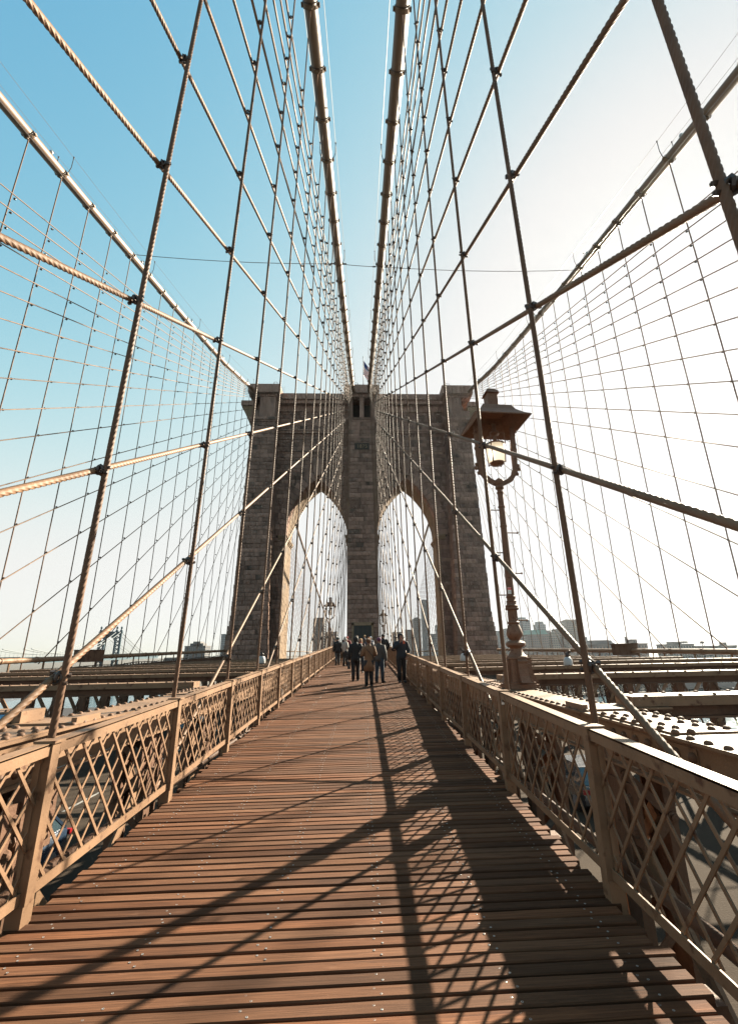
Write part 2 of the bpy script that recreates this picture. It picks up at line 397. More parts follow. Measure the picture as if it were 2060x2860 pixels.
for sd in (-1, 1):
    tr = empty('inner_truss', (0, 0, 0))
    tag(tr, 'riveted steel truss with flat top chord beside the walkway on the ' + SIDE[sd], 'truss', 'inner trusses beside the walkway')
    xa, xb = sorted((sd*2.4, sd*2.95)); Y0, Y1 = -4, 60
    mb = MB(); mb.box(xa, xb, Y0, Y1, CZ-.022, CZ); mb.build('top_plate', M_paint, tr)
    mb = MB()
    mb.box(sd*2.46-.012, sd*2.46+.012, Y0, Y1, CZ-.33, CZ-.024); mb.box(sd*2.89-.012, sd*2.89+.012, Y0, Y1, CZ-.09, CZ-.024)
    mb.build('chord_web', M_paint, tr)
    mb = MB()
    mb.box(sd*2.42-.03, sd*2.42+.03, Y0, Y1, CZ-.35, CZ-.332)
    mb.build('chord_flange', M_paint, tr)
    for y in np.arange(1.2, 30, 4.54):       # splice plates on the chord
        mb = MB(); mb.box(xa+.035, xb-.035, y+2.2, y+3.3, CZ+.001, CZ+.016); mb.build('splice_plate', M_paint, tr)
        mb = MB(); mb.box(sd*2.446-.006, sd*2.446+.006, y+2.0, y+3.0, CZ-.31, CZ-.05); mb.build('web_splice', M_paint, tr)
    far = MB()
    ys = np.arange(.6, 40, .165)
    for j, y in enumerate(ys):
        spl = ((y-1.2) % 4.54); zt = CZ+(.016 if 2.2 < spl < 3.3 else 0)
        rows = (2.445, 2.905) if not (2.2 < spl < 3.3) else (2.455, 2.57, 2.78, 2.895)
        for x in rows:
            yy = y + (.08 if x > 2.6 else 0)
            if y < 9.5: link('rivet', M_dome, tr, (sd*x, yy, zt))
            else: far.lathe([(.027,0),(.018,.019),(.0003,.0235)], 5, (sd*x, yy, zt), cap=False)
        if 1.0 < y < 7 and j % 1 == 0 and abs(spl-2.5) < .6:
            for z in (CZ-.11, CZ-.26):
                o = link('rivet', M_dome, tr, (sd*2.44, y, z), (0, -sd*math.pi/2, 0), (1.25,1.25,1.25))
    far.build('distant_rivets', M_rivet, tr, kind='stuff')
    k = 0
    for i in range(-2, 25):
        y = POST0+PITCH*i+.75
        link('laced_post', col_mesh, tr, (sd*2.675, y, CZ-.352), (0,0,math.pi/2))
        # pin plate with big bolts near the top, eyebar diagonals running over two bays
        mb = MB(); mb.box(sd*2.5-.012, sd*2.5+.012, y-.32, y+.32, CZ-.95, CZ-.5)
        for dy, dz in ((-.2,-.62),(.2,-.62),(0,-.8),(-.22,-.85),(.22,-.85)):
            mb.lathe([(.045,-.012),(.045,.0),(.03,.025),(.001,.03)], 8, cap=False)
            for q in range(len(mb.v)-32, len(mb.v)):
                px, py, pz = mb.v[q]; mb.v[q] = (sd*2.485-sd*pz, y+dy+px, CZ+dz+py)
        mb.build('pin_plate', M_paint2, tr)
        for q, (xo, w_) in enumerate(((2.55, .13), (2.80, .13))):
            mb = MB(); mb.bar((sd*xo, y, CZ-.75), (sd*xo, y+(PITCH*2 if q else -PITCH*2), RZ-.2), .03, w_, upv=(0,1,0)); mb.build('eyebar', M_paint, tr)
        mb = MB()
        for z in (-1.6, -2.3, -3.0):
            mb.bar((sd*2.49, y-.17, z), (sd*2.49, y+.17, z+.28), .014, .1); 
        mb.build('lacing', M_paint, tr)
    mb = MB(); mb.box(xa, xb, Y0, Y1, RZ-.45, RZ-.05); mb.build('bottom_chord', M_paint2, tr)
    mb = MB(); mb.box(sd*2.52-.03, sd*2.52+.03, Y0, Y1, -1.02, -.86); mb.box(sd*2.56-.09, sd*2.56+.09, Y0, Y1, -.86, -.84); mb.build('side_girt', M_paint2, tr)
    mb = MB(); mb.tube([(sd*2.3, Y0, .15), (sd*2.3, Y1, .15)], .045, 8); mb.build('conduit', M_paint2, tr, smooth=True)

# ------------------------------------------------------------------ floor beams over the roadways
BZ = 1.30
def beam_meshes(L_):
    a = MB(); a.box(0, L_, -.17, .17, -.025, 0); a.box(0, L_, -.17, -.15, -.095, -.026); a.box(0, L_, .15, .17, -.095, -.026); a.box(-.012, -.001, -.17, .17, -.21, 0)
    b_ = MB(); b_.box(0, L_, -.07, .07, -.20, -.096); b_.box(0, L_, -.145, .145, -.096, -.085)
    c = MB(); c.box(0, L_, -.12, .12, -.222, -.201)
    d = MB()
    for x in np.arange(.15, L_-.1, .36):
        for s_ in (-.135, .135): d.lathe([(.024,0),(.016,.017),(.0003,.021)], 6, (x, s_, 0), cap=False)
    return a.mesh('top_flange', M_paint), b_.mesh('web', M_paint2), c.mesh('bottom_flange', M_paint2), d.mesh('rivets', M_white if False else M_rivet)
BM = beam_meshes(13.2)
for sd in (-1, 1):
    n = 0
    for k in range(0, 12):
        y = 4.95+4.54*k; n += 1
        bo = empty('floor_beam', (sd*2.98, y, BZ), 0 if sd > 0 else math.pi)
        tag(bo, '%s brown cross beam over the roadway, %s, counted from the camera' % (ordn(n), SIDE[sd]), 'beam', 'cross beams over the roadways')
        link('top_flange', BM[0], bo); link('web', BM[1], bo); link('bottom_flange', BM[2], bo); link('rivets', BM[3], bo, kind='stuff')
        mb = MB(); mb.box(-.55, .35, -.22, .22, -.118, -.1); mb.box(-.55, -.5, -.2, .2, -.1, -.06); mb.build('seat_plate', M_paint, bo)

# ------------------------------------------------------------------ outer trusses
ocol = laced_column(5.6, .42, .36, .38).mesh('laced_post', M_paint2)
for sd in (-1, 1):
    tr = empty('outer_truss'); X = sd*(16.38 if sd < 0 else 16.9)
    tag(tr, 'outer truss with tan pipe on top beyond the roadway, ' + SIDE[sd], 'truss', 'outer trusses at the bridge edges')
    mb = MB(); mb.tube([(X, y, zpipe(sd, y)) for y in np.arange(-6, 61, 4)], .13, 12); mb.build('top_pipe', M_paint, tr, smooth=True)
    mb = MB(); mb.tube([(X, y, zpipe(sd, y)) for y in (80, 330)], .13, 8); mb.build('far_span_pipe', M_paint, tr, smooth=True)
    for y in np.arange(3.3, 58, 2.4):
        mb = MB(); mb.tube([(X, y-.05, zpipe(sd,y)), (X, y+.05, zpipe(sd,y))], .155, 12); mb.build('pipe_collar', M_paint, tr)
        mb = MB(); mb.box(X-.03, X+.03, y+.6-.04, y+.6+.04, zpipe(sd,y)-.62, zpipe(sd,y)-.1); mb.build('pipe_stand', M_paint, tr)
        link('laced_post', ocol, tr, (X, y, zpipe(sd,y)-1.0))
        mb = MB(); mb.bar((X-.1, y, zpipe(sd,y)-.9), (X-.1, y+4.8, RZ-.2), .04, .2, upv=(1,0,0)); mb.build('eyebar', M_paint, tr)
        mb = MB(); mb.bar((X+.1, y, zpipe(sd,y)-.9), (X+.1, y-2.4, RZ-.2), .03, .09, upv=(1,0,0)); mb.build('tie_rod', M_paint2, tr)
    mb = MB()
    for y in np.arange(-6, 58, 4): mb.bar((X, y, zpipe(sd,y)-.82), (X, y+4, zpipe(sd,y+4)-.82), .5, .4)
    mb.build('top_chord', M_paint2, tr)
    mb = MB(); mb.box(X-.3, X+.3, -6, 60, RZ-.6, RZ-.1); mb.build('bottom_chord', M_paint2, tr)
    mb = MB()
    for y in np.arange(2, 58, .42):           # ragged line of bolts, brackets and wires on the chord
        h_ = random.uniform(.03, .16); mb.box(X-sd*.2-.03, X-sd*.2+.03, y-.02, y+.02, zpipe(sd,y)-.62, zpipe(sd,y)-.62+h_)
    mb.tube([(X-sd*.28, y, zpipe(sd,y)-.5+.05*math.sin(y*1.3)) for y in np.arange(0, 58, 1.)], .018, 5)
    mb.tube([(X-sd*.34, y, zpipe(sd,y)-.53+.06*math.sin(y*.9+1)) for y in np.arange(0, 58, 1.)], .022, 5)
    mb.build('cable_tray', M_clamp, tr, kind='stuff')

# ------------------------------------------------------------------ ropes
def rope_mesh(p0, p1, rad, twist=True, near=None):
    p0, p1 = np.array(p0, float), np.array(p1, float); d = p1-p0; L_ = np.linalg.norm(d); d /= L_
    ref = np.array((1., 0, 0)); x = ref-d*d.dot(ref); x /= np.linalg.norm(x); yv = np.cross(d, x)
    cam_ = np.array((CX, 0, CH)); ts = [0.]; dm = min(np.linalg.norm(p0+d*t_-cam_) for t_ in np.linspace(0, L_, 60)); n = (18 if dm < 6.5 else 12) if twist else 6; twist = twist and dm < 17
    while ts[-1] < L_:
        ds = np.linalg.norm(p0+d*ts[-1]-cam_)
        fwd_ok = (p0+d*ts[-1])[1] > -1.0
        st = (.011 if ds < 5 else .015 if ds < 8 else .021 if ds < 17 else 1.5) if (twist and fwd_ok) else 3.0
        ts.append(min(L_, ts[-1]+st))
    ts = np.array(ts); ang = np.arange(n)*2*np.pi/n
    A = ang[None, :] + (2*np.pi*ts/.36)[:, None]*(1 if twist else 0)
    rr = rad*np.array([.80, .98, .98]*6 if n == 18 else [.82, 1.0]*6)[None, :] if twist else rad*np.ones((1, n))
    P = (p0+d*ts[:, None])[:, None, :] + (np.cos(A)*rr)[..., None]*x + (np.sin(A)*rr)[..., None]*yv
    k = len(ts); I = np.arange(k-1)[:, None]*n; J = np.arange(n)[None, :]; J2 = (J+1) % n
    F = np.stack([I+J, I+J2, I+n+J2, I+n+J], -1).reshape(-1, 4)
    return mesh_np('rope', P.reshape(-1, 3), F, M_rope, smooth=True)
cl = MB()
for s_ in (-1, 1):                              # two yokes crossing, with threaded ends and nuts
    cl.tube([(.05*math.cos(a), s_*.03+.02*math.sin(a), .05*math.sin(a)) for a in np.linspace(0, 2*math.pi, 9)], .017, 5)
    cl.tube([(-.11, s_*.028, s_*.03), (.11, s_*.028, s_*.03)], .012, 5)
    for q in (-1, 1): cl.lathe([(.026,-.016),(.026,.016)], 6, (q*.085, s_*.028, s_*.03))
cl.tube([(.0, .055*math.cos(a), .06*math.sin(a)) for a in np.linspace(0, 2*math.pi, 9)], .018, 5)
M_clampme = cl.mesh('rope_clamp', M_clamp)
cs = MB(); cs.ball((0,0,0), .075, .085, .085, 6, 5); cs.box(-.11, .11, -.02, .02, -.02, .02); M_clampsm = cs.mesh('rope_clamp', M_clamp)
STY = [52,47.5,43,38.5,34,29.5,25,20.5,16,11.8,7.5,3.05,.05,-3.4,-7.4,-11.8,-16.3,-20.8,-25.3,-29.8,-34.3,-38.8,-43.3]
def apexz(yb): return float(np.interp(yb, [-43,-7.4,-3.4,.05,3.05,7.5,52], [38.0,36.9,36.7,35.9,34.8,33.5,21.5]))
def seglines(a, b_, c, d_):
    """crossing of two lines in the y-z plane, as parameters"""
    (y1,z1),(y2,z2),(y3,z3),(y4,z4) = a,b_,c,d_
    den = (y2-y1)*(z4-z3)-(z2-z1)*(y4-y3)
    if abs(den) < 1e-9: return None
    t = ((y3-y1)*(z4-z3)-(z3-z1)*(y4-y3))/den; u = ((y3-y1)*(z2-z1)-(z3-z1)*(y2-y1))/den
    return t, u
for pl in ('inner', 'outer'):
    for sd in (-1, 1):
        sus = []
        if pl == 'inner': ys = [1.6+2.29*i for i in range(0 if sd > 0 else 1, 25)]
        else: ys = [(2.3 if sd < 0 else .1)+2.4*i for i in range(2, 24)]
        n = 0
        for y in ys:
            if pl == 'inner':
                a = (sd*2.14, y, -.2); b_ = (xc_in(sd, y), y+.05, zc(y)-.25)
            else:
                a = (xc_out(sd, 0), y, zpipe(sd, y)-.8); b_ = (xc_out(sd, y), y+.05, zc(y)-.25)
            n += 1
            me = rope_mesh(a, b_, (.0275 if y < 7 else .025) if pl == 'inner' else .031, twist=(pl == 'inner'))
            me.materials[0] = M_ropeshade; o = link('suspender_rope', me); sus.append((a, b_))
            wh = 'beside the walkway' if pl == 'inner' else 'beyond the roadway'
            tag(o, '%s upright wire rope %s, %s, counted from the camera' % (ordn(n), wh, SIDE[sd]), 'cable', 'upright ropes ' + wh)
        n = 0
        for yb in STY:
            n += 1
            if pl == 'inner':
                a = (sd*2.19, yb, .2 if yb > -1 else 1.1); q = (sd*2.19, yb, 1.12); b_ = (-1.53 if sd < 0 else 1.77, 58.7, apexz(yb))
                a = tuple(Vector(q)-(Vector(b_)-Vector(q)).normalized()*1.6)
            else:
                a = (xc_out(sd, 0)+.07, yb, zpipe(sd, max(yb,0))-.2); b_ = (xc_out(sd, 59)+.07, 58.9, apexz(yb)+1.2)
            if pl == 'outer' and yb < -39: continue
            me = rope_mesh(a, b_, (.0295 if yb < 8 else .025) if pl == 'inner' else .028, twist=(pl == 'inner'))
            o = link('stay_rope', me)
            wh = 'beside the walkway' if pl == 'inner' else 'beyond the roadway'
            tag(o, '%s slanting tower stay %s, %s, counted from the tower' % (ordn(n), wh, SIDE[sd]), 'cable', 'slanting tower stays ' + wh)
            for (sa, sb) in sus:
                r_ = seglines(a[1:], b_[1:], sa[1:], sb[1:])
                if not r_: continue
                t, u = r_
                if not (.03 < t < .985 and .02 < u < .985): continue
                p = Vector(a).lerp(Vector(b_), t); p2 = Vector(sa).lerp(Vector(sb), u); p = (p+p2)/2
                if p.y < .3: continue
                dist = (p-Vector((CX, 0, CH))).length
                if p.y > 46 and pl == 'inner': continue
                if pl == 'inner' and dist < 26: link('rope_clamp', M_clampme, o, p, (math.atan2(b_[2]-a[2], b_[1]-a[1])+random.uniform(-.3,.3), random.uniform(-.2,.2), random.uniform(-.5,.5)), (.76 if dist < 10 else .66,)*3)
                else: link('rope_clamp', M_clampsm, o, p, (.5, 0, random.uniform(-.5,.5)), (.72,)*3 if pl == 'outer' else (.85,)*3)

# ------------------------------------------------------------------ main cables
bd = MB(); bd.lathe([(.275,-.09),(.295,-.09),(.295,.09),(.275,.09)], 16)
for s_ in (-1, 1):
    bd.box(s_*.26, s_*.36, -.05, .05, -.07, .07); bd.tube([(s_*.33,-.09,0),(s_*.33,.09,0)], .02, 6)
bd.box(-.07, .07, -.40, -.24, -.06, .06); bd.box(-.1, .1, -.36, -.28, -.035, .035); bd.tube([(-.14,-.33,0),(.14,-.33,0)], .022, 6)
bd.box(-.05, .05, .24, .34, -.06, .06)
M_band = bd.mesh('cable_band', M_paint)
gd = MB(); gd.lathe([(.283,-.012),(.30,-.012),(.30,.012),(.283,.012)], 16); M_gask = gd.mesh('band_gasket', M_clamp)
def cable_rot(y, fx):
    d = Vector((fx(y+.5)-fx(y-.5), 1, zc(y+.5)-zc(y-.5))).normalized()
    x = d.cross(Vector((0,0,1))).normalized(); up_ = x.cross(d)
    return Matrix((x, up_, d)).transposed()
for pl in ('inner', 'outer'):
    for sd in (-1, 1):
        fx = (lambda y, sd=sd: xc_in(sd, y)) if pl == 'inner' else (lambda y, sd=sd: xc_out(sd, y))
        mc = empty('main_cable')
        tag(mc, 'banded tan main cable %s, %s' % ('above the walkway edge' if pl == 'inner' else 'beyond the roadway', SIDE[sd]), 'cable', 'main suspension cables')
        ys = list(np.arange(-8, 58.5, 1.5))+[59.8]
        mb = MB(); mb.tube([(fx(y), y, zc(y)) for y in ys], .262, 16); mb.build('near_span', M_cable, mc, smooth=True, angle=60)
        mb = MB(); mb.tube([(fx(min(y,60)), y, zc(y)) for y in np.arange(69, 330, 8)], .262, 8); mb.build('far_span', M_cable, mc, smooth=True)
        bys = [1.6+2.29*i for i in range(-2, 25)] if pl == 'inner' else [(2.3 if sd < 0 else .1)+2.4*i for i in range(2, 24)]
        for y in bys:
            Rm = cable_rot(y, fx).to_euler()
            link('cable_band', M_band, mc, (fx(y), y, zc(y)), Rm)
            p = Vector((fx(y), y, zc(y)))-cable_rot(y, fx) @ Vector((0,0,.11)); link('band_gasket', M_gask, mc, p, Rm)
        # hand ropes on stanchions above the cable
        for s_ in (-1, 1):
            mb = MB(); off = .42*s_
            st = [y for i, y in enumerate(bys) if i % 4 == 1]
            pts = [(fx(y)+off, y, zc(y)+1.25) for y in np.arange(-8, 59, 3)]
            mb.tube(pts, .011, 4); mb.build('hand_rope', M_steelw, mc)
            for y in st:
                mb = MB(); mb.tube([(fx(y)+s_*.3, y, zc(y)), (fx(y)+off, y, zc(y)+.5), (fx(y)+off, y, zc(y)+1.3)], .02, 5); mb.ball((fx(y)+off, y, zc(y)+1.27), .045, .045, .07, 6, 5); mb.build('stanchion', M_clamp, mc)
        if pl == 'outer':
            for q in (0, 1):
                mb = MB(); mb.tube([(fx(y)-sd*(.3+.1*q), y, zc(y)-.45-.1*q) for y in np.arange(2, 58, 3)], .012, 4); mb.build('power_line', M_steelw, mc)
            for i, y in enumerate(bys):
                if i % 4 == 1:
                    mb = MB(); p = (fx(y-1)+.02, y-1.0, zc(y-1)+.46)
                    mb.ball(p, .10, .10, .13, 10, 7); mb.build('light_globe', M_white, mc, smooth=True)
                    mb = MB(); mb.lathe([(.05,-.2),(.06,-.1),(.08,-.08)], 8, p); mb.build('globe_socket', M_clamp, mc)
cw = MB()
yw = 26.2; pts = []
anch = [(xc_out(-1, yw)+.2, yw, zc(yw)), (xc_in(-1, yw+.4), yw+.4, zc(yw)-.05), (xc_in(1, yw+.6), yw+.6, zc(yw)-.05), (xc_out(1, yw+.8)-.2, yw+.8, zc(yw+.8))]
cross = empty('cross_wire', anch[1]); cross.location = (0,0,0)
tag(cross, 'thin dark wire strung level across all four main cables high overhead', 'wire')
for a, b_ in zip(anch[:-1], anch[1:]):
    mb = MB(); mb.tube([Vector(a).lerp(Vector(b_), t)+Vector((0,0,-.25*4*t*(1-t)*((Vector(b_)-Vector(a)).length/15))) for t in np.linspace(0,1,8)], .022, 5); mb.build('wire_span', M_steelw, cross)
for a in (anch[1], anch[2]):
    mb = MB(); mb.tube([(a[0]-.6, a[1], a[2]), (a[0]-.35, a[1], a[2])], .05, 6); mb.tube([(a[0]+.35, a[1], a[2]), (a[0]+.6, a[1], a[2])], .05, 6); mb.build('turnbuckle', M_clamp, cross)
# the net of ropes beyond the tower reads as one mass
mb = MB()
for sd in (-1, 1):
    for fx_, xb_ in ((lambda y: xc_in(sd, 59), sd*2.3), (lambda y: xc_out(sd, 60), xc_out(sd, 0))):
        for y in np.arange(76, 250, 2.4):
            mb.bar((xb_, y, 1.0), (fx_(y), y, zc(y)), .06, .06)
        for yb in np.arange(82, 190, 4.5):
            mb.bar((xb_, yb, 1.0), (fx_(0), 70, float(np.interp(yb, [82,190],[20,38]))), .055, .055)
fr = mb.build('far_span_ropes', M_rope); tag(fr, 'dense web of thin ropes seen through the tower arches', 'cables', kind='stuff')

# ------------------------------------------------------------------ stone tower
tw = empty('stone_tower', (0,0,0)); X0 = .19
tag(tw, 'granite bridge tower with two pointed arches at the end of the walkway', 'tower')
WY, WB = 62.1, 67.8                           # wall plane and its back
AI, AO, SPZ, APZ = 2.1, 10.9, 17.4, 26.4      # arch edges, spring and apex
AC = (AI+AO)/2; AW = (AO-AI)/2; AR = ((APZ-SPZ)**2+AW**2)/(2*AW)
def arch_z(u):                                # height of the arch at distance u from its axis
    u = abs(u); 
    return SPZ + math.sqrt(max(0, AR**2-(u+AR-AW)**2))
LOWZ = -42
def pier_half(z):                             # inner and outer edges of a side buttress
    inn = 12.55-.45*max(0, (30-z)/30) ; out = 16.0+.85*max(0, min(1, (34-z)/30))
    if z < 7: out += .45*min(1, (7-z)/4.5); inn += -.15*min(1, (7-z)/4.5)
    return inn, out
def cpier_half(z): return 1.92+.12*max(0, (34-z)/34)
# solid cores behind the stones
core = MB()
for sd in (-1, 1):
    zs = [LOWZ, 0, 2.5, 7, 15, 24, 34.2]
    for z0, z1 in zip(zs[:-1], zs[1:]):
        (i0, o0), (i1, o1) = pier_half(z0), pier_half(z1)
        v = []
        for (i_, o_, z) in ((i0, o0, z0), (i1, o1, z1)):
            xs = sorted((X0+sd*(i_+.1), X0+sd*(o_-.1)))
            v += [(xs[0], TY+.1, z), (xs[1], TY+.1, z), (xs[1], 71.5, z), (xs[0], 71.5, z)]
        core.add(v, ((0,3,2,1),(4,5,6,7),(0,1,5,4),(1,2,6,5),(2,3,7,6),(3,0,4,7)))
core.box(X0-1.85, X0+1.85, TY+.1, 71.5, LOWZ, 34.6)
core.build('core', M_joint, tw)
# wall with the two arch openings
for sd in (-1, 1):
    mb = MB(); n = 26; xs = [AC-AW+2*AW*(.5-.5*math.cos(math.pi*i/n)) for i in range(n+1)]
    V = []; 
    for x in xs:
        z = arch_z(x-AC)
        for yy in (WY+.12, WB):
            V += [(X0+sd*x, yy, z), (X0+sd*x, yy, 38.2)]
    F = []
    for i in range(n):
        a = i*4; c = a+4
        F += [(a, c, c+1, a+1), (a+2, a+3, c+3, c+2)]
    mb.add(V, F)
    o = mb.build('spandrel_core', M_joint, tw)
    mb = MB()                                 # strips of wall beside the arch down to the water
    for a, b_ in ((AI-.25, AI), (AO, 12.9)):
        xx = sorted((X0+sd*a, X0+sd*b_)); mb.box(xx[0], xx[1], WY+.12, WB, LOWZ, 38.2)
    mb.build('jamb_core', M_joint, tw)
    # smooth lining stones of the opening, course by course
    zz = -2.0; course = 0
    while zz < SPZ-.01:
        h_ = min(1.05, SPZ-zz)
        for xe, s2 in ((AI, 1), (AO, -1)):
            y0 = WY-.02
            for q in range(3):
                y1 = y0+(1.5+.7*((course+q) % 2)); y1 = min(y1, WB) if q < 2 else WB
                mb = MB(); xx = sorted((X0+sd*(xe-.3*s2), X0+sd*(xe+.03*s2))); mb.box(xx[0], xx[1], y0+.012, y1-.012, zz+.012, zz+h_-.012)
                if course > 1: mb.build('jamb_stone', M_stonesm, tw)
                y0 = y1
        zz += h_; course += 1
    for s2, xe in ((1, AI), (-1, AO)):        # impost mouldings
        mb = MB()
        for dz, ov in ((0, .12), (.22, .24), (.44, .34)):
            xx = sorted((X0+sd*(xe-.9*s2), X0+sd*(xe+ov*s2))); mb.box(xx[0], xx[1], WY-ov, WB+.2, SPZ-.35+dz, SPZ-.35+dz+.215)
        mb.build('impost', M_stonesm, tw)
    # voussoirs with curved inner edge
    m_ = 13
    for s2 in (-1, 1):
        for i in range(m_):
            a0 = math.acos(1-AW/AR)*i/m_; a1 = math.acos(1-AW/AR)*(i+1)/m_
            g_ = .0035; th = 1.25+.2*(i % 2)
            def pt(a, rr): return (AC+s2*(-(AR-AW)+rr*math.cos(a)), SPZ+.33+rr*math.sin(a)*(APZ-SPZ-.33)/(APZ-SPZ))
            V = []
            for yy in (WY-.10-random.uniform(0,.05), WY+1.6):
                for a, rr in ((a0+g_, AR-.035), (a1-g_, AR-.035), (a1-g_, AR+th), (a0+g_, AR+th)):
                    x, z = pt(a, rr); V.append((X0+sd*x, yy, z))
            mb = MB(); mb.add(V, ((0,1,2,3),(7,6,5,4),(0,4,5,1),(1,5,6,2),(2,6,7,3),(3,7,4,0))); mb.build('voussoir', M_stone, tw)
            for q in range(2):
                V = []; ya, yb = WY+1.63+q*2.1, min(WY+1.63+(q+1)*2.1-.03, WB+.03)
                for yy in (ya, yb):
                    for a, rr in ((a0+.002, AR-.03), (a1-.002, AR-.03), (a1-.002, AR+.3), (a0+.002, AR+.3)):
                        x, z = pt(a, rr); V.append((X0+sd*x, yy, z))
                mb = MB(); mb.add(V, ((0,1,2,3),(7,6,5,4),(0,4,5,1),(1,5,6,2),(2,6,7,3),(3,7,4,0))); mb.build('soffit_stone', M_stonesm, tw)
    mb = MB(); xk = X0+sd*AC
    V = []
    for yy, w_ in ((WY-.45, 1), (WY+1.2, 1)):
        V += [(xk-.42, yy, APZ+.3), (xk+.42, yy, APZ+.3), (xk+.75, yy, APZ+2.3), (xk+.75, yy, APZ+2.9), (xk-.75, yy, APZ+2.9), (xk-.75, yy, APZ+2.3)]
    mb.add(V, ((0,1,2,3,4,5),(11,10,9,8,7,6),(0,6,7,1),(1,7,8,2),(2,8,9,3),(3,9,10,4),(4,10,11,5),(5,11,6,0))); mb.build('keystone', M_stone, tw)
# ashlar faces
STN = []
def stone(x0, x1, y0, y1, z0, z1, rough=.07):
    j = random.uniform(.0, rough); g_ = .018
    STN.append((min(x0,x1)+g_, max(x0,x1)-g_, y0-j, y1, z0+g_, z1-g_, j))
def courses(z0, z1, h0=.5, h1=.68):
    z = z0; out = []
    while z < z1-.2:
        h_ = random.uniform(h0, h1); 
        if z+h_ > z1-.3: h_ = z1-z
        out.append((z, z+h_)); z += h_
    return out
for ci, (z0, z1) in enumerate(courses(-1.0, 34.2)):
    zm = (z0+z1)/2
    for sd in (-1, 1):
        inn, out = pier_half(zm)
        cuts = [inn]; 
        while cuts[-1] < out-.9: cuts.append(cuts[-1]+random.uniform(.85, 2.1))
        cuts[-1] = out
        if len(cuts) > 2 and cuts[-1]-cuts[-2] < .5: cuts.pop(-2)
        for a, b_ in zip(cuts[:-1], cuts[1:]):
            jx0 = random.uniform(-.04, .03) if a == inn else 0; jx1 = random.uniform(-.03, .05) if b_ == out else 0
            stone(X0+sd*(a+jx0), X0+sd*(b_+jx1), TY, TY+(.55 if ci % 2 else 1.0), z0, z1, .09)
        dl = TY+(.55 if ci % 2 else 1.0)
        y = dl                                  # side faces of the buttress
        for q in range(2):
            ye = min(y+random.uniform(.8, 1.7), WY) if q == 0 else WY+.3
            jx = random.uniform(-.05, .04)
            stone(X0+sd*(inn+jx), X0+sd*(inn+.6), y, ye-.02, z0, z1, 0); y = ye
        y = dl
        for q in range(4):
            ye = y+random.uniform(2, 3.6); stone(X0+sd*(out-.6), X0+sd*(out+random.uniform(-.03,.06)), y, ye-.03, z0, z1, 0); y = ye
    c = cpier_half(zm); cuts = [-c, random.uniform(-.9, -.2), random.uniform(.3, 1.0), c] if ci % 2 else [-c, random.uniform(-.4, .4), c]
    if zm > 2.3:
        for a, b_ in zip(cuts[:-1], cuts[1:]):
            if zm < 5.3 and False: continue
            stone(X0+a, X0+b_, TY, TY+.9, z0, z1, .07)
        for s2 in (-1, 1):
            stone(X0+s2*(c-.6), X0+s2*(c+random.uniform(-.03,.04)), TY+.92, WY+.3, z0, z1, 0)
def ring_out(x, z):                             # is the point outside the voussoir ring?
    if z < SPZ: return abs(x-AC) > AW
    u = abs(x-AC); return math.hypot(u+AR-AW, z-SPZ) > AR+1.0
for z0, z1 in courses(-1.0, 38.1):
    zm = (z0+z1)/2
    for sd in (-1, 1):
        x = 1.9; 
        while x < 12.9:
            w_ = random.uniform(.95, 2.1); xe = min(x+w_, 12.9)
            segs = []
            if zm < SPZ+.2:
                segs = [(x, min(xe, AI-.01))] if x < AI-.05 else ([(max(x, AO+.01), xe)] if xe > AO+.15 else [])
            else:
                # trim the block where it meets the ring, on its lower edge
                zt = z0
                k = [x+(xe-x)*i/8 for i in range(9)]; ok = [ring_out(q, zt+.1) for q in k]
                if all(ok): segs = [(x, xe)]
                elif any(ok):
                    qs = [q for q, f_ in zip(k, ok) if f_]
                    if max(qs)-min(qs) > .2: segs = [(min(qs), max(qs))]
            for a, b_ in segs: 
                if b_-a > .12: stone(X0+sd*a, X0+sd*b_, WY, WY+.4, z0, z1, .06)
            x = xe
STN.sort(key=lambda s_: -((s_[1]-s_[0])*(s_[5]-s_[4])) if s_[3]-s_[2] < 1.2 else 0)
def stone_geo(mb, s_):
    x0, x1, y0, y1, z0, z1, j = s_; c = .025
    v = [(x0,y0+c,z0),(x1,y0+c,z0),(x1,y1,z0),(x0,y1,z0),(x0,y0+c,z1),(x1,y0+c,z1),(x1,y1,z1),(x0,y1,z1)]
    r_ = lambda: random.uniform(-.02,.02)
    v += [(x0+c,y0+r_(),z0+c),(x1-c,y0+r_(),z0+c),(x1-c,y0+r_(),z1-c),(x0+c,y0+r_(),z1-c),((x0+x1)/2+r_()*5,y0-.03-abs(r_())*1.5,(z0+z1)/2+r_())]
    mb.add(v, ((0,3,2,1),(4,5,6,7),(1,2,6,5),(2,3,7,6),(3,0,4,7),(0,1,9,8),(1,5,10,9),(5,4,11,10),(4,0,8,11),(8,9,12),(9,10,12),(10,11,12),(11,8,12)))
for s_ in STN[:300]:
    mb = MB(); stone_geo(mb, s_); mb.build('stone_block', M_stone, tw)
mb = MB()
for s_ in STN[300:]: stone_geo(mb, s_)
mb.build('stone_blocks', M_stone, tw, kind='stuff')
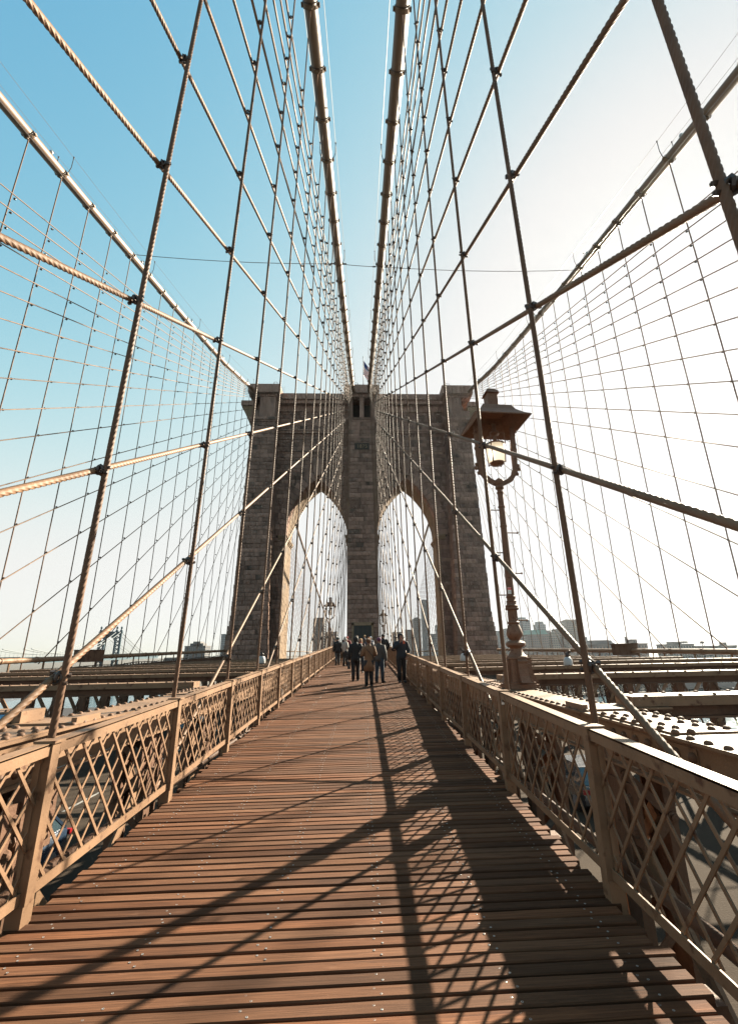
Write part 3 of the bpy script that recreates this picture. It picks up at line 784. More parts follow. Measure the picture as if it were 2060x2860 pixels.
# string courses, cornice, caps
def band(name, x0, x1, y0, y1, z0, z1, m_=None):
    mb = MB(); mb.box(x0, x1, y0, y1, z0, z1); return mb.build(name, m_ or M_stone, tw)
for sd in (-1, 1):
    a, b_ = sorted((X0+sd*1.95, X0+sd*12.7))
    band('string_course', a, b_, WY-.28, WY+.3, 33.6, 33.95); band('string_course', a, b_, WY-.42, WY+.3, 33.953, 34.2)
    band('string_course', a, b_, WY-.2, WY+.3, 30.6, 30.85)
    band('cornice', a, b_, WY-.25, WB, 37.3, 38.3); band('cornice', a, b_, WY-.95, WB+.5, 38.303, 38.9); band('cornice', a, b_, WY-1.25, WB+.8, 38.903, 39.85)
    # capital of the side buttress: moulding, flared outer bracket, saddle block and cap slab
    for z0, z1, ov in ((34.2, 34.5, .12), (34.503, 34.85, .28), (31.6, 31.85, .1)):
        a, b_ = sorted((X0+sd*(12.45-ov), X0+sd*(16.1+ov))); band('capital_moulding', a, b_, TY-ov, TY+8, z0, z1)
    a, b_ = sorted((X0+sd*12.75, X0+sd*15.0)); band('saddle_block', a, b_, TY+.1, 70.5, 34.853, 38.4, M_stone)
    a, b_ = sorted((X0+sd*15.003, X0+sd*16.0)); band('saddle_block', a, b_, TY+2.6, 70.5, 34.853, 38.4, M_stone)
    a, b_ = sorted((X0+sd*15.003, X0+sd*16.2)); band('saddle_block', a, b_, TY+.3, TY+2.59, 34.853, 36.3, M_stone)
    a, b_ = sorted((X0+sd*12.5, X0+sd*16.3)); band('cap_slab', a, b_, TY+.0, 71.0, 38.403, 38.85); 
    a, b_ = sorted((X0+sd*12.1, X0+sd*16.75)); band('cap_slab', a, b_, TY-.5, 71.5, 38.853, 40.2)
    V = []                                       # outward flare on the river side
    for yy in (TY+.4, 71):
        V += [(X0+sd*16.0, yy, 33.2), (X0+sd*16.5, yy, 34.4), (X0+sd*17.35, yy, 36.3), (X0+sd*17.5, yy, 37.0), (X0+sd*16.0, yy, 37.0)]
    mb = MB(); mb.add(V, ((0,1,2,3,4),(9,8,7,6,5),(0,5,6,1),(1,6,7,2),(2,7,8,3),(3,8,9,4),(4,9,5,0))); mb.build('outer_bracket', M_stonesm, tw)
    a, b_ = sorted((X0+sd*16.003, X0+sd*17.75)); band('outer_cornice', a, b_, TY+.1, 71.3, 37.003, 37.75)
for z0, z1, ov in ((34.2, 34.5, .1), (34.503, 34.85, .22), (31.6, 31.85, .08)): band('capital_moulding', X0-1.95-ov, X0+1.95+ov, TY-ov, TY+4, z0, z1)
band('saddle_block', X0-.32, X0+.32, TY+.1, 70.5, 34.853, 38.4, M_stone)
for sd in (-1, 1):
    a, b_ = sorted((X0+sd*.323, X0+sd*1.35)); band('saddle_recess', a, b_, TY+2.4, 70, 34.853, 38.4, M_joint)
    a, b_ = sorted((X0+sd*1.353, X0+sd*2.05)); band('saddle_block', a, b_, TY+.2, 70.5, 34.853, 38.4, M_stone)
band('cap_slab', X0-2.3, X0+2.3, TY-.05, 71, 38.403, 38.85); band('cap_slab', X0-2.6, X0+2.6, TY-.5, 71.5, 38.853, 40.2)
# date cut on the centre pier
tc = bpy.data.curves.new('date', 'FONT'); tc.body = '1875'; tc.size = .74; tc.align_x = 'CENTER'; tc.extrude = .06; tc.space_character = 1.05
to = bpy.data.objects.new('tmp_text', tc); COL.objects.link(to); dg = bpy.context.evaluated_depsgraph_get()
tme = bpy.data.meshes.new_from_object(to.evaluated_get(dg)); bpy.data.objects.remove(to)
tme.materials.clear(); tme.materials.append(M_stonesm); link('date_numerals', tme, tw, (X0+.02, TY-.17, 29.95), (R(90),0,0))
band('date_panel', X0-1.05, X0+1.05, TY-.13, TY+.3, 29.75, 30.7, M_joint)
# door at the foot of the centre pier
M_door = mat('dark_green_door', (.005,.010,.009), .5, var=.2)
do = band('door', X0-1.15, X0+1.1, TY-.16, TY+.2, 1.6, 5.1, M_door)
for x in (X0-.6, X0+.02, X0+.6):
    mb = MB(); mb.box(x-.02, x+.02, TY-.18, TY-.161, 1.7, 5.0); mb.build('door_joint', M_clamp, do)
mb = MB(); mb.box(X0-1.4, X0-1.153, TY-.2, TY+.2, 1.6, 5.4); mb.box(X0+1.103, X0+1.35, TY-.2, TY+.2, 1.6, 5.4); mb.box(X0-1.4, X0+1.35, TY-.2, TY+.2, 5.103, 5.5); mb.build('door_surround', M_stonesm, tw)
# ladder cages and aerials on the tower top
for k, x in enumerate((X0-13.4, X0-.9, X0+13.6)):
    mb = MB(); 
    for a in np.linspace(0, 2*math.pi, 7)[:-1]: mb.tube([(x+.32*math.cos(a), 62+.32*math.sin(a), 40.2), (x+.32*math.cos(a), 62+.32*math.sin(a), 42.4)], .022, 4)
    for z in (40.9, 41.6, 42.35): mb.tube([(x+.34*math.cos(a), 62+.34*math.sin(a), z) for a in np.linspace(0, 2*math.pi, 9)], .022, 4)
    for q in range(4): mb.tube([(x+.7+.22*q, 62, 40.2), (x+.7+.22*q, 62, 41.6+.2*(q % 2))], .016, 4)
    mb.build('ladder_cage', M_steelw, tw)

# ------------------------------------------------------------------ flag
fp = empty('flagpole', (.46, 61.5, 40.2)); tag(fp, 'slim pole with a drooping striped flag on the tower top', 'flagpole')
mb = MB(); mb.lathe([(.07,0),(.05,6.6),(.03,6.65)], 8); mb.ball((0,0,6.75), .1,.1,.1, 8, 6); mb.build('pole', M_white, fp, smooth=True)
M_fr = mat('flag_red', (.5,.02,.03), .8, var=.1); M_fw = mat('flag_white', (.75,.73,.7), .8, var=.08); M_fb = mat('flag_blue', (.02,.03,.12), .8, var=.1)
fl = MB(); nc, nr = 18, 13; V = []
for j in range(nr+1):
    for i in range(nc+1):
        s_, t = i/nc, j/nr
        V.append((.06+s_*1.35-.1*t*s_, .22*math.sin(s_*9+t*2)*s_, 6.1-t*2.6-s_*2.3-.15*s_*s_))
fl.v = V
for j in range(nr):
    for i in range(nc):
        a = j*(nc+1)+i
        fl.f.append((a, a+1, a+nc+2, a+nc+1)); fl.m.append(2 if (i < nc*.5 and j < 5) else (0 if j % 2 == 0 else 1))
fo = fl.build('flag_cloth', [M_fr, M_fw, M_fb], fp, smooth=True)
md = fo.modifiers.new('s', 'SOLIDIFY'); md.thickness = .01

# ------------------------------------------------------------------ lamp posts
M_glass = bpy.data.materials.new('lamp_glass'); M_glass.use_nodes = True
b = M_glass.node_tree.nodes['Principled BSDF']; b.inputs['Base Color'].default_value = (.92,.88,.8,1); b.inputs['Roughness'].default_value = .25
b.inputs['Transmission Weight'].default_value = .35; b.inputs['Subsurface Weight'].default_value = 0
tl = M_glass.node_tree.nodes.new('ShaderNodeBsdfTranslucent'); tl.inputs[0].default_value = (.95,.9,.8,1); mx = M_glass.node_tree.nodes.new('ShaderNodeMixShader'); mx.inputs[0].default_value = .55
M_glass.node_tree.links.new(b.outputs[0], mx.inputs[1]); M_glass.node_tree.links.new(tl.outputs[0], mx.inputs[2]); M_glass.node_tree.links.new(mx.outputs[0], M_glass.node_tree.nodes['Material Output'].inputs[0])
M_lamp = mat('lamp_paint', (.15,.078,.047), .6, spec=.25, var=.22, scale=9, col2=(.08,.036,.02), fac2=.03, sc2=20, bump=.25, bscale=50)
def make_lamp():
    lp = empty('lamp_post'); parts = []
    def P(name, mb, m_=M_lamp, par=None, sm=True): o = mb.build(name, m_, par or lp, smooth=sm, angle=35); return o
    mb = MB(); mb.box(-.23,.23,-.23,.23,0,.07); mb.box(-.2,.2,-.2,.2,.0703,.1)
    P('base_plate', mb, sm=False)
    mb = MB()                                             # pedestal, battered, with a curved bracket on each face
    V = []
    for z, h_ in ((.1,.175),(.16,.165),(.44,.155),(.45,.165),(.47,.165)): V += [(-h_,-h_,z),(h_,-h_,z),(h_,h_,z),(-h_,h_,z)]
    F = [(3,2,1,0)]
    for i in range(4):
        for j in range(4): a = i*4+j; c = i*4+(j+1) % 4; F.append((a, c, c+4, a+4))
    F.append((16,17,18,19)); mb.add(V, F); pd = P('pedestal', mb, sm=False)
    for k in range(4):
        mb = MB(); pr_ = [(.30,.1),(.275,.13),(.235,.2),(.21,.3),(.205,.38),(.215,.415),(.2,.44),(.15,.445)]
        V = []
        for x in (-.075,.075): V += [(x,-a,z) for a, z in pr_]+[(x,-.12,.1)]
        n = len(pr_)+1; F = [tuple(range(n)), tuple(range(2*n-1, n-1, -1))]+[(i, i+n, (i+1) % n+n, (i+1) % n) for i in range(n)]
        mb.add([Matrix.Rotation(k*math.pi/2, 4, 'Z') @ Vector(p) for p in V], F); P('pedestal_bracket', mb, par=pd, sm=False)
    mb = MB(); mb.lathe([(.17,.47),(.165,.49),(.125,.52),(.1,.57),(.092,.61),(.1,.625),(.135,.64),(.158,.665),(.155,.70),(.12,.725),(.08,.735),(.075,.745),(.105,.775),(.13,.82),(.132,.86),(.115,.92),(.09,.985),(.083,1.0),(.10,1.01),(.10,1.03),(.08,1.045)], 28)
    P('baluster', mb)
    mb = MB(); mb.lathe([(.078,1.045),(.08,1.06),(.08,1.21),(.078,1.225)], 28, flute=(1,2)); P('fluted_shaft', mb, sm=False)
    mb = MB(); mb.lathe([(.08,1.225),(.11,1.235),(.112,1.262),(.095,1.27),(.1,1.29),(.108,1.30),(.085,1.315),(.078,1.35),(.085,1.365),(.085,1.38),(.07,1.39),(.072,1.43),(.082,1.44),(.082,1.455),(.068,1.465)], 24); P('collar', mb)
    mb = MB(); mb.lathe([(.066,1.465),(.062,2.0),(.056,2.6),(.052,3.1),(.05,3.38)], 20)
    for z in (2.69, 3.05, 3.32):
        mb.lathe([(.05,z-.02),(.064,z-.012),(.064,z+.012),(.05,z+.02)], 20)
    P('pole', mb)
    for z, s_ in ((1.06,1),(1.48,-1),(1.85,1),(2.21,-1),(2.57,1),(2.99,-1)):
        mb = MB(); mb.tube([(0,0,z),(s_*.235,0,z)], .0105, 7); mb.ball((s_*.24,0,z), .02,.02,.02, 8, 6); P('climbing_rung', mb)
    mb = MB(); mb.lathe([(.055,3.38),(.075,3.40),(.08,3.43),(.07,3.46),(.085,3.49),(.09,3.53),(.075,3.565),(.05,3.58),(.03,3.6)], 14); P('capital', mb)
    for s_ in (-1, 1):
        mb = MB(); prof = []
        for a in np.linspace(-80, 0, 9):
            prof.append((.335*math.cos(R(a)), 3.86+.36*math.sin(R(a))))
        prof += [(.345,4.1),(.35,4.35),(.352,4.66)]
        V = []; n = len(prof)
        for i, (x, z) in enumerate(prof):
            t = Vector((prof[min(i+1,n-1)][0]-prof[max(i-1,0)][0], prof[min(i+1,n-1)][1]-prof[max(i-1,0)][1])).normalized()
            nx, nz = t.y, -t.x; w_ = .045+(.012 if i % 3 == 0 else 0)
            for q, dy in ((-1,-.028),(1,-.028),(1,.028),(-1,.028)): V.append((s_*(x+nx*w_*q*.9), dy, z+nz*w_*q*.9))
        F = [(0,1,2,3), tuple(4*(n-1)+q for q in (3,2,1,0))]
        for i in range(n-1):
            for j in range(4): a = i*4+j; c = i*4+(j+1) % 4; F.append((a, c, c+4, a+4))
        mb.add(V, F)
        for (cx_, cz_, rr) in ((.36,3.70,.04),(.405,3.80,.045),(.40,3.87,.035),(.385,4.19,.035),(.385,4.5,.035),(.31,4.5,.03)): mb.ball((s_*cx_,0,cz_), rr, .026, rr, 8, 6)
        P('yoke_arm', mb, sm=False)
    gl = MB(); gl.lathe([(.128,3.905),(.15,3.95),(.165,4.1),(.17,4.25),(.16,4.27)], 24); P('glass_globe', gl, M_glass)
    mb = MB(); mb.lathe([(.02,3.86),(.10,3.87),(.135,3.90),(.137,3.915),(.10,3.92)], 20); mb.lathe([(.165,4.265),(.178,4.27),(.178,4.29),(.1,4.31)], 20); mb.lathe([(.038,4.3),(.036,4.47),(.09,4.5),(.085,4.54),(.04,4.55),(.04,4.7)], 14); P('globe_fitting', mb)
    mb = MB()
    for k in range(4):
        a = R(45+90*k); c, s_ = math.cos(a), math.sin(a)
        mb.tube([(.09*c,.09*s_,4.52),(.185*c,.185*s_,4.46),(.195*c,.195*s_,4.3),(.165*c,.165*s_,3.9),(.1*c,.1*s_,3.89)], .011, 6)
        mb.ball((.187*c,.187*s_,4.46), .018,.018,.018, 6, 5); mb.ball((.165*c,.165*s_,3.9), .018,.018,.018, 6, 5)
    P('globe_cage', mb)
    pr_ = [(.525,4.655),(.53,4.675),(.455,4.735),(.39,4.80),(.33,4.87),(.29,4.95),(.27,4.985)]
    mb = MB(); V = []; n = len(pr_)
    for h_, z in pr_: V += [(-h_,-h_,z),(h_,-h_,z),(h_,h_,z),(-h_,h_,z)]
    inn = [(.51,4.66),(.435,4.715),(.37,4.78),(.30,4.86),(.25,4.965)]
    for h_, z in inn: V += [(-h_,-h_,z),(h_,-h_,z),(h_,h_,z),(-h_,h_,z)]
    F = [tuple(4*(n-1)+j for j in range(4))]
    for i in range(n-1):
        for j in range(4): a = i*4+j; c = i*4+(j+1) % 4; F.append((a, c, c+4, a+4))
    o_ = n*4
    for i in range(len(inn)-1):
        for j in range(4): a = o_+i*4+j; c = o_+i*4+(j+1) % 4; F.append((a+4, c+4, c, a))
    for j in range(4): a, c = j, (j+1) % 4; F.append((a, o_+a, o_+c, c))
    F.append(tuple(o_+4*(len(inn)-1)+j for j in (3,2,1,0)))
    mb.add(V, F); rf = P('lamp_roof', mb, sm=False)
    mb = MB(); mb.box(-.1,.1,-.1,.1,4.986,5.36); V = []
    for h_, z in ((.135,5.34),(.11,5.40),(.085,5.42),(.08,5.445)): V += [(-h_,-h_,z),(h_,-h_,z),(h_,h_,z),(-h_,h_,z)]
    F = [(3,2,1,0),(12,13,14,15)]
    for i in range(3):
        for j in range(4): a = i*4+j; c = i*4+(j+1) % 4; F.append((a, c, c+4, a+4))
    mb.add(V, F); P('chimney', mb, par=rf, sm=False)
    return lp
def copy_tree(o, parent=None):
    c = o.copy(); COL.objects.link(c)
    if parent is not None: c.parent = parent
    for ch in list(o.children): copy_tree(ch, c)
    return c
lamp = make_lamp(); lamp.location = (2.76, 7.62, CZ+.003); lamp.rotation_euler = (0,0,R(4))
tag(lamp, 'tall ornate tan lamp post with lantern standing on the riveted chord', 'lamp post', 'walkway lamp posts')
for p, lab in (((-2.72, 41.5, CZ+.003), 'distant lantern lamp post seen inside the arch on the far bridge side'), ((2.76, 58.0, CZ+.3), 'most distant lantern lamp post, close to the central stone pier')):
    c = copy_tree(lamp); c.location = p; tag(c, lab)
M_red = mat('sticker_red', (.6,.04,.04), .5, var=.05); M_pap = mat('sticker_paper', (.72,.70,.66), .6, var=.08)
def sticker(name, loc, rz, w_, h_, stripes, label):
    mb = MB(); mb.box(-w_/2, w_/2, -.002, 0, -h_/2, h_/2, 0)
    for (a, b_, c, d_, mi) in stripes: mb.box(a, b_, -.0035, -.0021, c, d_, mi)
    o = mb.build(name, [M_pap, M_red, M_clamp]); o.location = loc; o.rotation_euler = (0,0,rz); tag(o, label, 'sticker'); return o
sticker('paper_sticker', (2.73, 7.553, 2.73), R(10), .07, .11, [(-.035,.03,.012,.05,1),(-.03,.02,.02,.024,0),(-.03,.02,.034,.038,0),(-.025,.025,-.03,-.027,2),(-.025,.015,-.018,-.015,2)], 'red and white sticker on the shaft of the big lamp post')

# ------------------------------------------------------------------ people
SKIN = mat('skin', (.2,.105,.07), .55, var=.1)
FAB = {}
def fabric(c):
    if c not in FAB: FAB[c] = mat('cloth_%d' % len(FAB), c, .85, var=.22, scale=7, bump=.3, bscale=25)
    return FAB[c]
def skin_body(arms, legs, H, head_dir):
    """one continuous figure grown from a joint skeleton; arms/legs are lists of joint positions"""
    v = []; e = []; r_ = []
    def add(p, rad, par=None):
        v.append(Vector(p)); r_.append(rad)
        if par is not None: e.append((par, len(v)-1))
        return len(v)-1
    pel = add((0,0,.52*H), (.085*H*.95,.062*H)); wai = add((0,0,.60*H), (.072*H,.055*H), pel); che = add((0,0,.71*H), (.088*H,.06*H), wai)
    nb = add((0,.003,.805*H), (.05*H,.045*H), che); nk = add((0,.006,.85*H), (.03*H,.032*H), nb)
    hd = Vector(head_dir)
    jaw = add((hd.x*.012, .012+hd.y*.012, .885*H), (.036*H,.042*H), nk); cr = add((hd.x*.01, .008+hd.y*.01, .935*H), (.046*H,.055*H), jaw); add((hd.x*.005, 0, .972*H), (.032*H,.04*H), cr)
    add((hd.x*.075*1.05, hd.y*.075*1.05+.008, .912*H), (.008*H,.009*H), cr)                        # nose
    for s_ in (-1, 1): add((s_*hd.y*.052*H-.0, -s_*hd.x*.052*H, .915*H), (.008*H,.012*H), cr)     # ears
    for s_, J in zip((-1, 1), legs):
        hp = add((s_*.052*H, 0, .49*H), (.056*H,.056*H), pel); kn = add(J[0], (.036*H,.036*H), hp); ca = add(Vector(J[0]).lerp(Vector(J[1]), .35), (.034*H,.034*H), kn)
        an = add(J[1], (.021*H,.021*H), ca); f_ = Vector(J[2]); add(Vector(J[1])+f_*.055*H+Vector((0,0,-.022*H)), (.022*H,.018*H), an); 
    for s_, J in zip((-1, 1), arms):
        sh = add((s_*.108*H, 0, .79*H), (.036*H,.036*H), che); el = add(J[0], (.026*H,.026*H), sh); wr = add(J[1], (.016*H,.016*H), el)
        d = (Vector(J[1])-Vector(J[0])).normalized(); pa = add(Vector(J[1])+d*.035*H, (.022*H,.012*H), wr)
        side = d.cross(Vector((0,1,0))); side = side.normalized() if side.length > .05 else Vector((1,0,0))
        for q, ln in ((-1.4,.036),(-.5,.044),(.5,.042),(1.4,.034)):
            k1 = add(Vector(J[1])+d*.058*H+side*q*.009*H, (.0052*H,.0052*H), pa); add(Vector(J[1])+d*(.058+ln*.8)*H+side*q*.010*H+Vector((0,.008,0)), (.0045*H,.0045*H), k1)
        add(Vector(J[1])+d*.04*H-side*.026*H*1.0+Vector((0,.012,0)), (.006*H,.006*H), pa)
    me = bpy.data.meshes.new('body'); me.from_pydata(v, e, []); o = bpy.data.objects.new('tmp_body', me); COL.objects.link(o)
    o.modifiers.new('skin', 'SKIN'); sv = me.skin_vertices[0].data
    for i, rr in enumerate(r_): sv[i].radius = rr if hasattr(rr, '__len__') else (rr, rr)
    sv[0].use_root = True
    ss = o.modifiers.new('sub', 'SUBSURF'); ss.levels = 1; ss.render_levels = 1
    m2 = bpy.data.meshes.new_from_object(o.evaluated_get(bpy.context.evaluated_depsgraph_get()))
    bpy.data.objects.remove(o); m2.polygons.foreach_set('use_smooth', [True]*len(m2.polygons)); return m2
def person(loc, rz, H, label, coat, coat_len, legs_c, hat=None, hatkind='hair', arms='down', stride=.06, hood=False, bag=None, scarf=None, skirt=.0, shoe=(.02,.02,.02), wide=1.0, headdir=(0,1)):
    x, y = loc; p = empty('person', (x, y, gz(y)+.003), rz); tag(p, label, 'person', 'people on the walkway')
    L_ = []
    for s_ in (-1, 1):
        st = stride*s_
        L_.append(((s_*.055*H, st*.6+.02, .275*H), (s_*.058*H, st, .045*H), (s_*.15, 1, 0)))
    A = []
    for k, s_ in enumerate((-1, 1)):
        a = arms if isinstance(arms, str) else arms[k]
        if a == 'down': A.append(((s_*.148*H, -.01, .62*H), (s_*.152*H, .04, .475*H)))
        elif a == 'face': A.append(((s_*.165*H, .03, .655*H), (s_*.045*H, .15, .80*H)))
        elif a == 'front': A.append(((s_*.15*H, .0, .63*H), (s_*.05*H, .17, .66*H)))
        elif a == 'pocket': A.append(((s_*.175*H, -.05, .64*H), (s_*.115*H, .06, .53*H)))
        elif a == 'up': A.append(((s_*.17*H, .06, .68*H), (s_*.08*H, .19, .80*H)))
    body = link('body', skin_body(A, L_, H, headdir), p); body.data.materials.append(SKIN)
    # trousers
    mb = MB()
    for s_, J in zip((-1, 1), L_):
        mb.tube([(s_*.048*H, 0, .53*H), (s_*.053*H, .005, .44*H), J[0], Vector(J[0]).lerp(Vector(J[1]), .5), Vector(J[1])+Vector((0,0,-.004))], [.066*H,.062*H,.045*H,.041*H,.037*H], 10)
    mb.tube([(0,0,.44*H),(0,0,.50*H),(0,0,.56*H)], [.075*H,.096*H,.088*H], 14, ell=[(1,.7)]*3, upv=(1,0,0))
    mb.build('trousers', fabric(legs_c), p, smooth=True)
    for s_, J in zip((-1, 1), L_):
        mb = MB(); an = Vector(J[1]); f_ = Vector(J[2]).normalized()
        b0 = Vector((an.x, an.y, 0)); mb.tube([b0-f_*.055+Vector((0,0,.035)), b0+f_*.02+Vector((0,0,.05)), b0+f_*.11+Vector((0,0,.038)), b0+f_*.185+Vector((0,0,.024))], [.034,.05,.046,.025], 8, ell=[(1,.85)]*4)
        mb.tube([b0+Vector((0,0,.03)), b0+Vector((0,0,.1))], [.05,.045], 8); mb.build('shoe', fabric(shoe), p, smooth=True)
    # coat: torso with hem plus sleeves
    hem = (.52-coat_len)*H; w_ = wide
    mb = MB()
    prof = [(hem, .098+.02*skirt), ((hem+.60*H)/2, .095+.01*skirt), (.60*H, .088), (.68*H, .1), (.75*H, .112), (.80*H, .10), (.83*H, .06), (.85*H, .047)]
    mb.tube([(0, .002, z) for z, _ in prof], [r_*H*w_ for _, r_ in prof], 16, ell=[(1,.72)]*6+[(1,.85),(1,1)], upv=(1,0,0))
    for s_, J in zip((-1, 1), A):
        sh = Vector((s_*.098*H, 0, .80*H)); mb.tube([sh-Vector((s_*.03*H,0,.01*H)), sh, Vector(J[0]), Vector(J[0]).lerp(Vector(J[1]), .5), Vector(J[1])], [.045*H*w_,.05*H*w_,.041*H*w_,.036*H*w_,.03*H*w_], 10)
    mb.build('coat', fabric(coat), p, smooth=True)
    mb = MB(); mb.tube([(0,.004,.835*H),(0,.006,.862*H)], [.052*H,.047*H], 12, ell=[(1,.95)]*2); mb.build('collar', fabric(scarf or coat), p, smooth=True)
    hd = Vector((headdir[0], headdir[1], 0)).normalized()
    mb = MB(); c = fabric(hat or (.05,.03,.02))
    if hatkind == 'hood':
        mb.ball(tuple(Vector((0,0,.93*H))-hd*.018), .066*H,.068*H,.075*H, 14, 9)
        o = None
        # open the front of the hood
        keep = [f for f in mb.f if not (sum((Vector(mb.v[i])-Vector((0,0,.915*H))).dot(hd) for i in f)/len(f) > .042*H and abs(sum(mb.v[i][2] for i in f)/len(f)-.92*H) < .05*H)]
        mb.f = keep; mb.m = [0]*len(keep)
        o = mb.build('hood', c, p, smooth=True); md = o.modifiers.new('t', 'SOLIDIFY'); md.thickness = .012
    elif hatkind == 'beanie':
        mb.ball(tuple(Vector((0,.004,.95*H))-hd*.006), .056*H,.06*H,.05*H, 12, 8); mb.build('beanie', c, p, smooth=True)
    elif hatkind == 'long':
        mb.ball(tuple(Vector((0,.0,.935*H))-hd*.02), .055*H,.056*H,.056*H, 12, 8); mb.tube([tuple(Vector((0,0,.93*H))-hd*.04), tuple(Vector((0,0,.86*H))-hd*.055), tuple(Vector((0,0,.79*H))-hd*.07)], [.045*H,.055*H,.03*H], 10, ell=[(1,.7)]*3); mb.build('hair', c, p, smooth=True)
    elif hatkind == 'bun':
        mb.ball(tuple(Vector((0,.0,.938*H))-hd*.018), .054*H,.056*H,.053*H, 12, 8); mb.ball(tuple(Vector((0,0,.955*H))-hd*.065*H/1.0), .03*H,.03*H,.03*H, 10, 7); mb.build('hair', c, p, smooth=True)
    else:
        mb.ball(tuple(Vector((0,.0,.945*H))-hd*.014), .051*H,.056*H,.047*H, 12, 8); mb.build('hair', c, p, smooth=True)
    M_eye = fabric((.02,.015,.012)); sd_ = hd.cross(Vector((0,0,1)))
    mb = MB()
    for s_ in (-1, 1): mb.ball(tuple(Vector((0,.006,.92*H))+hd*.048*H+sd_*s_*.018*H), .006,.006,.005, 6, 5)
    mb.build('eyes', M_eye, p)
    mb = MB(); q = Vector((0,.008,.889*H))+hd*.046*H; mb.tube([q-sd_*.013*H, q+hd*.003, q+sd_*.013*H], .003, 5); mb.build('mouth', fabric((.3,.1,.08)), p)
    if bag == 'strap':
        mb = MB(); mb.tube([(-.10*H,-.03,.80*H),(-.03*H,-.088*H,.73*H),(.06*H,-.085*H,.63*H),(.115*H,-.02,.58*H)], .012, 6); mb.build('bag_strap', fabric((.02,.018,.016)), p)
        mb = MB(); mb.box(.105*H,.15*H,-.08,.09,.50*H,.585*H); mb.build('shoulder_bag', fabric((.03,.025,.02)), p)
    if bag == 'hand':
        mb = MB(); h_ = Vector(A[0][1]); mb.box(h_.x-.05, h_.x+.05, h_.y-.12, h_.y+.16, .27*H, .42*H); mb.tube([(h_.x, h_.y-.06, .42*H),(h_.x, h_.y+.02, .475*H),(h_.x, h_.y+.1, .42*H)], .01, 6); mb.build('hand_bag', fabric((.012,.012,.014)), p)
    return p
PI = math.pi
NAVY, BLK, TAN = (.010,.013,.019), (.008,.008,.009), (.14,.075,.038)
pm_ = person((1.74,18.46), PI+.12, 1.84, 'person in hooded navy coat standing by the railing facing the camera', NAVY, .06, BLK, NAVY, 'hood', ('pocket','face'), .03, wide=1.12)
mb = MB(); mb.box(-.04,.04,-.005,.005,-.07,.07); ph = mb.build('phone', fabric((.35,.07,.03))); ph.location = (1.74+.10, 18.46-.21, gz(18.3)+1.50); ph.rotation_euler = (R(-15),0,.1); tag(ph, 'small reddish phone held at the chin of the hooded person', 'phone')
person((.46,17.34), .15, 1.69, 'person in long tan coat with a dark strap across the back', TAN, .21, BLK, (.10,.05,.025), 'bun', ('front','front'), .04, bag='strap', skirt=1.2, headdir=(.5,.85))
person((.88,18.5), -.5, 1.70, 'person in jeans and grey puffer jacket beside the tan coat', (.045,.042,.04), .05, (.016,.028,.042), (.09,.03,.07), 'beanie', ('front','down'), .07, wide=1.15)
person((-.06,19.43), .1, 1.76, 'person in black coat carrying a black bag, back to the camera', BLK, .10, BLK, (.012,.012,.012), 'hood', ('down','pocket'), .10, bag='hand', wide=1.1)
person((-.84,28.93), -1.0, 1.68, 'person in white hooded jacket and black trousers', (.27,.25,.23), .03, BLK, (.31,.29,.27), 'hood', ('pocket','front'), .06, wide=1.1)
person((-1.38,30.1), .25, 1.70, 'person in black coat, grey jeans and dark green beanie by the railing', BLK, .08, (.03,.037,.042), (.015,.03,.025), 'beanie', 'down', .09, wide=1.2)
person((1.40,26.9), .1, 1.86, 'tall person in black coat behind the hooded one', BLK, .12, BLK, (.02,.017,.015), 'hair', 'pocket', .08, wide=1.1)
person((.12,23.5), PI-.3, 1.66, 'person with loose fair hair facing the camera behind the black coat', (.05,.018,.015), .05, (.012,.018,.026), (.32,.17,.07), 'long', ('front','up'), .05, scarf=(.4,.08,.05))
person((.55,25.2), .3, 1.72, 'person with auburn hair behind the tan coat', (.05,.05,.06), .06, BLK, (.25,.10,.04), 'long', 'down', .05)
person((-.95,35.0), .1, 1.74, 'person in red cap deep in the crowd', (.15,.015,.015), .04, (.015,.02,.03), (.28,.015,.02), 'beanie', 'pocket', .06)
person((-.25,37.5), PI, 1.80, 'bareheaded person in dark jacket deep in the crowd', (.03,.03,.035), .04, BLK, (.12,.07,.04), 'hair', 'down', .06)
person((.35,40.0), .4, 1.84, 'tall fair-haired person deep in the crowd', (.06,.05,.05), .05, BLK, (.3,.2,.1), 'hair', 'down', .06)
person((.85,38.0), PI+.3, 1.70, 'person in light blue knit cap deep in the crowd', (.12,.13,.16), .05, BLK, (.3,.36,.42), 'beanie', 'front', .06)
person((1.62,33.0), .2, 1.78, 'person in grey beanie near the railing behind the tall one', (.025,.025,.03), .06, BLK, (.05,.05,.05), 'beanie', 'down', .07)
person((-1.55,46.0), -.4, 1.72, 'distant person in dark coat close to the tower platform', BLK, .1, BLK, (.03,.03,.03), 'hair', 'down', .05)
person((1.70,44.0), 2.2, 1.70, 'distant person in brown jacket leaning by the railing', (.12,.06,.03), .03, BLK, (.04,.02,.015), 'hair', 'front', .05)

